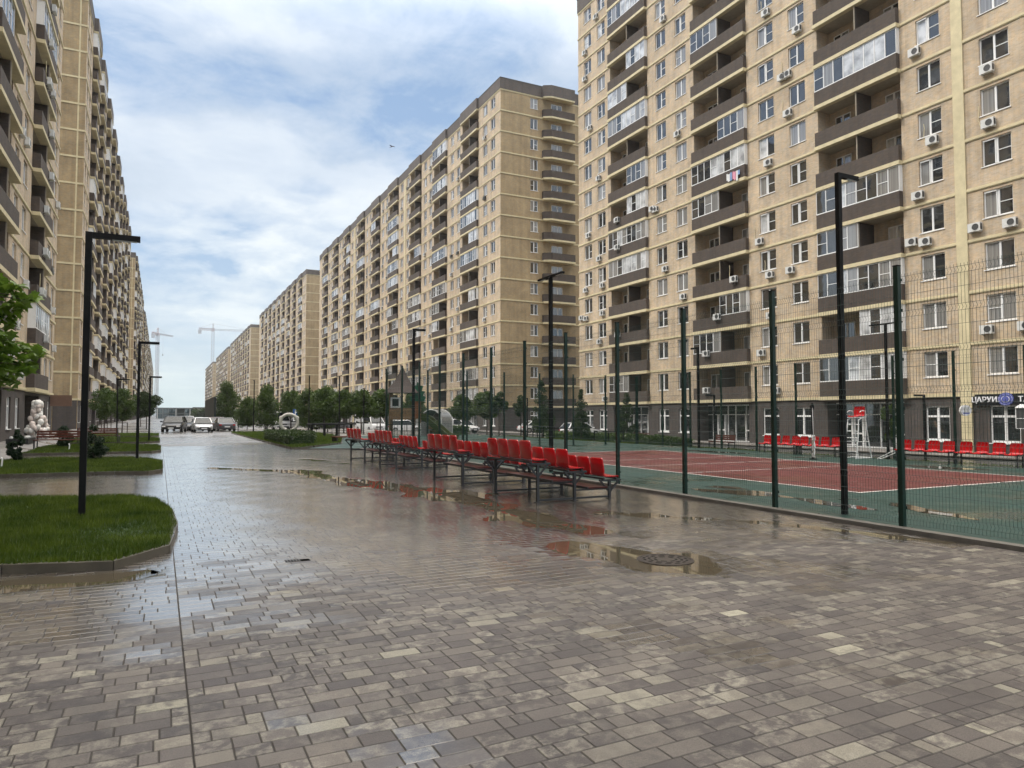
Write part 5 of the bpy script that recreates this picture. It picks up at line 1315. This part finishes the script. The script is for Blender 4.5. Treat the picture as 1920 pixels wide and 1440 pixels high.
for s in (-.3, .3): 
    for p, q in zip(sl[:-1], sl[1:]): b.bar((p[0]+s*.5, p[1]+s, p[2]+.12), (q[0]+s*.5, q[1]+s, q[2]+.12), .05, .38, M['pllime'])
for p, q in zip(sl[:-1], sl[1:]): b.bar((p[0], p[1], p[2]-.02), (q[0], q[1], q[2]-.02), .6, .04, M['pltan'])
part('slide', b.mesh('slide'), t)
b = MB()
for z, r in ((1.5, .42), (1.2, .42)): b.lathe([(r, z), (r, z+.26)], M['pllime' if z > 1.3 else 'pltan'], 14, (2.1, -.3, -.3))
part('tube_section', b.mesh('tube_section'), t)
M['alu'] = simple('ribbed_grey_metal', (.40, .41, .41), .3, metal=.6)
t = thing('tunnel_shelter', (21.2, 58.6, 0), 'half-round grey metal tunnel shelter with a pale rim beside the slide', 'shelter', R(-50))
b = MB(); n = 16; Rr = 1.05
for i in range(n):
    a0, a1 = math.pi*i/n, math.pi*(i+1)/n
    for r, flip_ in ((Rr, 0), (Rr-.04, 1)):
        b.face([(r*math.cos(a0), 0, 1.25+r*math.sin(a0)), (r*math.cos(a1), 0, 1.25+r*math.sin(a1)), (r*math.cos(a1), 1.9, 1.25+r*math.sin(a1)), (r*math.cos(a0), 1.9, 1.25+r*math.sin(a0))], M['alu'] if not flip_ else M['screen'])
for s in (-Rr, Rr-.04): b.box(s, s+.04, 0, 1.9, 0, 1.25, M['alu'])
part('shell', b.mesh('shell'), t)
for yy in (-.02, 1.92):
    b = MB(); b.tube([(Rr, yy, 0), (Rr, yy, 1.25)]+[(Rr*math.cos(math.pi*i/n), yy, 1.25+Rr*math.sin(math.pi*i/n)) for i in range(n+1)]+[(-Rr, yy, 1.25), (-Rr, yy, 0)], .045, M['ac'], 6); part('rim', b.mesh('rim'), t)
b = MB(); b.box(-.9, .9, 1.3, 1.7, .35, .45, M['plwood']); b.box(-.85, -.75, 1.35, 1.65, 0, .349, M['trim']); b.box(.75, .85, 1.35, 1.65, 0, .349, M['trim']); part('bench_seat', b.mesh('bench_seat'), t)
# low black bar fences on the lawn
def bar_fence(x0, y0, x1, y1, z, label, h=.95):
    t = thing('bar_fence', (x0, y0, z), label, 'fence', math.atan2(y1-y0, x1-x0), 'low black bar fences around the lawns'); L = math.hypot(x1-x0, y1-y0); n = max(1, round(L/1.6))
    for i in range(n+1):
        b = MB(); b.box(L*i/n-.03, L*i/n+.03, -.03, .03, 0, h, M['black']); part('post', b.mesh('post'), t)
    b = MB(); b.box(-.03, L+.03, -.03, .03, h+.001, h+.06, M['black']); part('rail', b.mesh('rail'), t)
bar_fence(28.2, 47.5, 28.0, 52.5, -.1, 'low black bar fence on the lawn before the gable wall')
bar_fence(29.5, 54.5, 31.5, 50.5, -.3, 'low black bar fence behind the first one on the lawn')
bar_fence(29.6, 45.6, 30.0, 42.4, -.35, 'low black bar fence left of the first glass entrance')
bar_fence(15.5, 79.5, 26.5, 76.5, -.1, 'long low black fence between the playground and the road', 1.1)
bar_fence(7.5, 80.5, 15.0, 80.5, 0, 'low black fence between the parked cars and the trees', .8)
# entrance lamps / camera-like white fittings, poster
# ------------------------------------------------------------------ far buildings, cranes, bird
t = thing('glass_pavilion', (7, 400, 0), 'low modern glass building closing the end of the street', 'building'); Mg = glass('pavilion_glass', (.05, .09, .11)); Mf = simple('pavilion_frame', (.12, .14, .15), .5)
b = MB(); b.box(-8.5, 9.5, 0, 18, .0, 5.0, Mg); part('wall', b.mesh('wall'), t); b = MB(); b.box(-9, 10, -1, 19, 5.001, 5.5, Mf); part('roof', b.mesh('roof'), t)
for i, x in enumerate((-8, -5.5, -3, .5, 1, 4.5, 7, 9)):
    b = MB(); b.box(x-.15, x+.15, -.25, -.01, 0, 5, Mf if i % 3 else M['white']); part('column', b.mesh('column'), t)
b = MB(); b.box(-8.5, 9.5, -.2, -.01, 2.4, 2.8, Mf); b.box(0.6, 4.4, -.12, -.005, .0, 5, M['screen']); part('floor_band', b.mesh('floor_band'), t)
t = thing('far_house', (19, 380, 0), 'pale distant building right of the glass pavilion', 'building'); b = MB(); b.box(-4, 6, 0, 10, 0, 5.2, simple('far_wall', (.36, .30, .27), .8)); part('wall', b.mesh('wall'), t); b = MB(); b.box(-4.3, 6.3, -.3, 10.3, 5.21, 5.6, M['roofm']); part('roof', b.mesh('roof'), t)
Mc = simple('crane_lattice', (.42, .43, .46), .6, var=.1); Mr = simple('crane_red_hazed', (.46, .42, .44), .6)  # crane red greyed in its colour to imitate distance haze
def lattice(b, p, q, w, mat, n, r=.09):
    p = Vector(p); q = Vector(q); d = (q-p); L = d.length; d.normalize(); up = Vector((0, 0, 1)) if abs(d.z) < .9 else Vector((0, 1, 0)); x = d.cross(up).normalized(); y = x.cross(d)
    C4 = [(-1, -1), (1, -1), (1, 1), (-1, 1)]
    cn = lambda t, c: p+d*L*t+x*w/2*c[0]+y*w/2*c[1]
    for c in C4: b.bar(cn(0, c), cn(1, c), r*2, r*2, mat)
    for i in range(n):
        for k in range(4): b.bar(cn(i/n, C4[k]), cn((i+1)/n, C4[(k+1) % 4]), r*1.3, r*1.3, mat)
def crane(x, y, h, ang, jib, cj, label):
    t = thing('tower_crane', (x, y, 0), label, 'crane', ang, 'tower cranes beyond the street')
    b = MB(); lattice(b, (0, 0, 0), (0, 0, h), 2.6, Mc, 46, .16); part('mast', b.mesh('mast'), t)
    b = MB(); lattice(b, (0, 0, h+2), (jib, 0, h+3), 1.6, Mc, 40, .12); b.bar((0, 0, h+9), (jib*.6, 0, h+3.6), .2, .2, Mc); part('jib', b.mesh('jib'), t)
    b = MB(); lattice(b, (0, 0, h+2), (-cj, 0, h+2), 2.0, Mr, 10, .25); b.bar((0, 0, h+9), (-cj, 0, h+3), .2, .2, Mr); part('counter_jib', b.mesh('counter_jib'), t)
    b = MB(); b.box(-cj-.5, -cj+3.0, -1.2, 1.2, h-3.5, h+1.2, Mc); part('counterweight', b.mesh('counterweight'), t)
    b = MB(); b.box(-1.6, 1.6, -1.6, 1.6, h+.01, h+3.5, Mr); lattice(b, (0, 0, h+3.5), (0, 0, h+9), 1.2, Mr, 4, .14); part('cab', b.mesh('cab'), t)
    b = MB(); b.bar((jib*.35, 0, h+2), (jib*.35, 0, h-20), .12, .12, Mc); b.box(jib*.35-.6, jib*.35+.6, -.5, .5, h-22, h-20, Mc); part('hook', b.mesh('hook'), t)
    return t
crane(54.5, 900, 100, 0, 70, 15.5, 'tower crane with a long jib pointing right, above the far end of the right-hand row')
crane(-3.5, 900, 92, R(62), 34, 11, 'tower crane with its short-looking jib at the end of the left-hand row')
t = thing('bird', (23.9, 80, 33.4), 'small bird with spread wings in the sky above the street', 'bird', R(20)); Mb = simple('bird_grey', (.10, .08, .09), .8)
b = MB(); b.tube([(0, -.22, 0), (0, -.08, .01), (0, .08, .01), (0, .2, 0), (0, .3, -.01)], [.015, .055, .06, .03, .008], Mb, 8)
for s in (-1, 1):
    P_ = [(s*.04, -.06, .03), (s*.22, -.1, .12), (s*.42, -.02, .05), (s*.24, .06, .10), (s*.04, .08, .02)]
    b.face(P_, Mb); b.face([(x, y, z-.012) for x, y, z in P_], Mb)
b.face([(-.05, .28, 0), (.05, .28, 0), (.08, .40, 0), (-.08, .40, 0)], Mb)
body_me = b.mesh('body'); part('body', body_me, t)

# ------------------------------------------------------------------ sky, sun, camera
SUN_EL, SUN_AZ = 48, -62    # azimuth measured from +Y (street direction) toward +X
w = bpy.data.worlds.new('World'); scene.world = w; w.use_nodes = True; nt = w.node_tree
for n_ in list(nt.nodes): nt.nodes.remove(n_)
out = N(nt, 'ShaderNodeOutputWorld'); bg = N(nt, 'ShaderNodeBackground'); bg.inputs['Strength'].default_value = .1
sky = N(nt, 'ShaderNodeTexSky', sky_type='NISHITA'); sky.sun_disc = False; sky.sun_elevation = R(SUN_EL); sky.sun_rotation = R(SUN_AZ); sky.air_density = 1.0; sky.dust_density = 1.5; sky.ozone_density = 1.5
tc = N(nt, 'ShaderNodeTexCoord'); sp = N(nt, 'ShaderNodeSeparateXYZ'); nt.links.new(tc.outputs['Generated'], sp.inputs[0])
def mth(op, a, b_=None, c=None, clamp=False):
    m_ = N(nt, 'ShaderNodeMath', operation=op); m_.use_clamp = clamp
    for i, v in enumerate((a, b_, c)):
        if v is None: continue
        if isinstance(v, (int, float)): m_.inputs[i].default_value = v
        else: nt.links.new(v, m_.inputs[i])
    return m_.outputs[0]
zc = mth('MAXIMUM', sp.outputs[2], .0); dn = mth('ADD', zc, .16)
px_ = mth('DIVIDE', sp.outputs[0], dn); py_ = mth('DIVIDE', sp.outputs[1], dn)
cb = N(nt, 'ShaderNodeCombineXYZ'); nt.links.new(px_, cb.inputs[0]); nt.links.new(py_, cb.inputs[1])
def nz(scale, det, rough, off, dist=0):
    mp = N(nt, 'ShaderNodeMapping'); mp.inputs['Location'].default_value = off; nt.links.new(cb.outputs[0], mp.inputs['Vector'])
    return noise(nt, scale, det, rough, vec=mp.outputs[0], dist=dist).outputs['Fac']
big = nz(.62, 4, .5, (3.7, 9.2, 0), .4); mid = nz(1.7, 8, .58, (6.3, 2.2, 3), .5); fine = nz(5.5, 8, .6, (1.3, 9.2, 1), .3)
cov = mth('ADD', mth('MULTIPLY', big, .52), mth('ADD', mth('MULTIPLY', mid, .34), mth('MULTIPLY', fine, .16)))
cr_ = ramp(nt, [(.462, (0, 0, 0)), (.50, (.5,)*3), (.56, (1, 1, 1))]); nt.links.new(cov, cr_.inputs[0])
thick = nz(1.1, 6, .55, (12.3, 4.2, 2), .3)
cc = ramp(nt, [(.32, (3.5, 4.2, 5.1)), (.45, (4.6, 5.2, 6.0)), (.58, (5.9, 6.3, 6.6)), (.70, (7.0, 7.1, 7.1))]); nt.links.new(mth('ADD', mth('MULTIPLY', thick, .8), mth('MULTIPLY', fine, .2)), cc.inputs[0])
blue = mixc(nt, sky.outputs[0], (2.1, 3.2, 4.9), .75)
c = mixc(nt, blue, cc.outputs[0], cr_.outputs[0])
hz_ = mth('POWER', mth('SUBTRACT', 1.0, zc, clamp=True), 9.0, clamp=True)
c = mixc(nt, c, (4.9, 5.8, 5.95), mth('MULTIPLY', hz_, 1.08, None, True))
br = N(nt, 'ShaderNodeMapRange', interpolation_type='SMOOTHSTEP'); nt.links.new(sp.outputs[2], br.inputs['Value'])
br.inputs['From Min'].default_value = .42; br.inputs['From Max'].default_value = .95; br.inputs['To Min'].default_value = 1.0; br.inputs['To Max'].default_value = 4.4
vm = N(nt, 'ShaderNodeVectorMath', operation='SCALE'); nt.links.new(mixc(nt, c, (7.6, 7.1, 6.4), mth('MULTIPLY', mth('SUBTRACT', br.outputs[0], 1.0), .28, clamp=True)), vm.inputs[0]); nt.links.new(br.outputs[0], vm.inputs['Scale']); c = vm.outputs[0]
nt.links.new(c, bg.inputs['Color']); nt.links.new(bg.outputs[0], out.inputs['Surface'])
sl_ = bpy.data.lights.new('sun', 'SUN'); sl_.energy = 1.3; sl_.angle = R(16); sl_.color = (1, .95, .86)
so = bpy.data.objects.new('sun', sl_); col.objects.link(so)
az = R(SUN_AZ); d = Vector((math.sin(az)*math.cos(R(SUN_EL)), math.cos(az)*math.cos(R(SUN_EL)), math.sin(R(SUN_EL))))
so.rotation_euler = d.to_track_quat('Z', 'Y').to_euler()
cam = bpy.data.cameras.new('camera'); co = bpy.data.objects.new('camera', cam); col.objects.link(co)
cam.sensor_width = 36; cam.lens = FPX/1920*36; cam.clip_end = 5000; cam.clip_start = .1
co.location = (0, 0, CAMZ); co.rotation_euler = (R(90)+PIT, 0, -YAW)
scene.camera = co
scene.render.resolution_x = 1024; scene.render.resolution_y = 768
scene.view_settings.view_transform = 'Standard'; scene.view_settings.look = 'None'; scene.view_settings.gamma = 1; scene.view_settings.exposure = .66

# haze: thin rain-washed air over the whole street
M['haze'] = bpy.data.materials.new('haze'); M['haze'].use_nodes = True; nt = M['haze'].node_tree
for n_ in list(nt.nodes):
    if n_.type != 'OUTPUT_MATERIAL': nt.nodes.remove(n_)
pv = N(nt, 'ShaderNodeVolumePrincipled'); pv.inputs['Density'].default_value = .00022; pv.inputs['Color'].default_value = (.86, .9, .93, 1); pv.inputs['Anisotropy'].default_value = .2
nt.links.new(pv.outputs[0], nt.nodes['Material Output'].inputs['Volume'])
b = MB(); b.box(-300, 400, -200, 1300, -2, 125, M['haze']); tag(b.build('haze'), 'thin pale air fading the far end of the street', 'haze', kind='stuff')
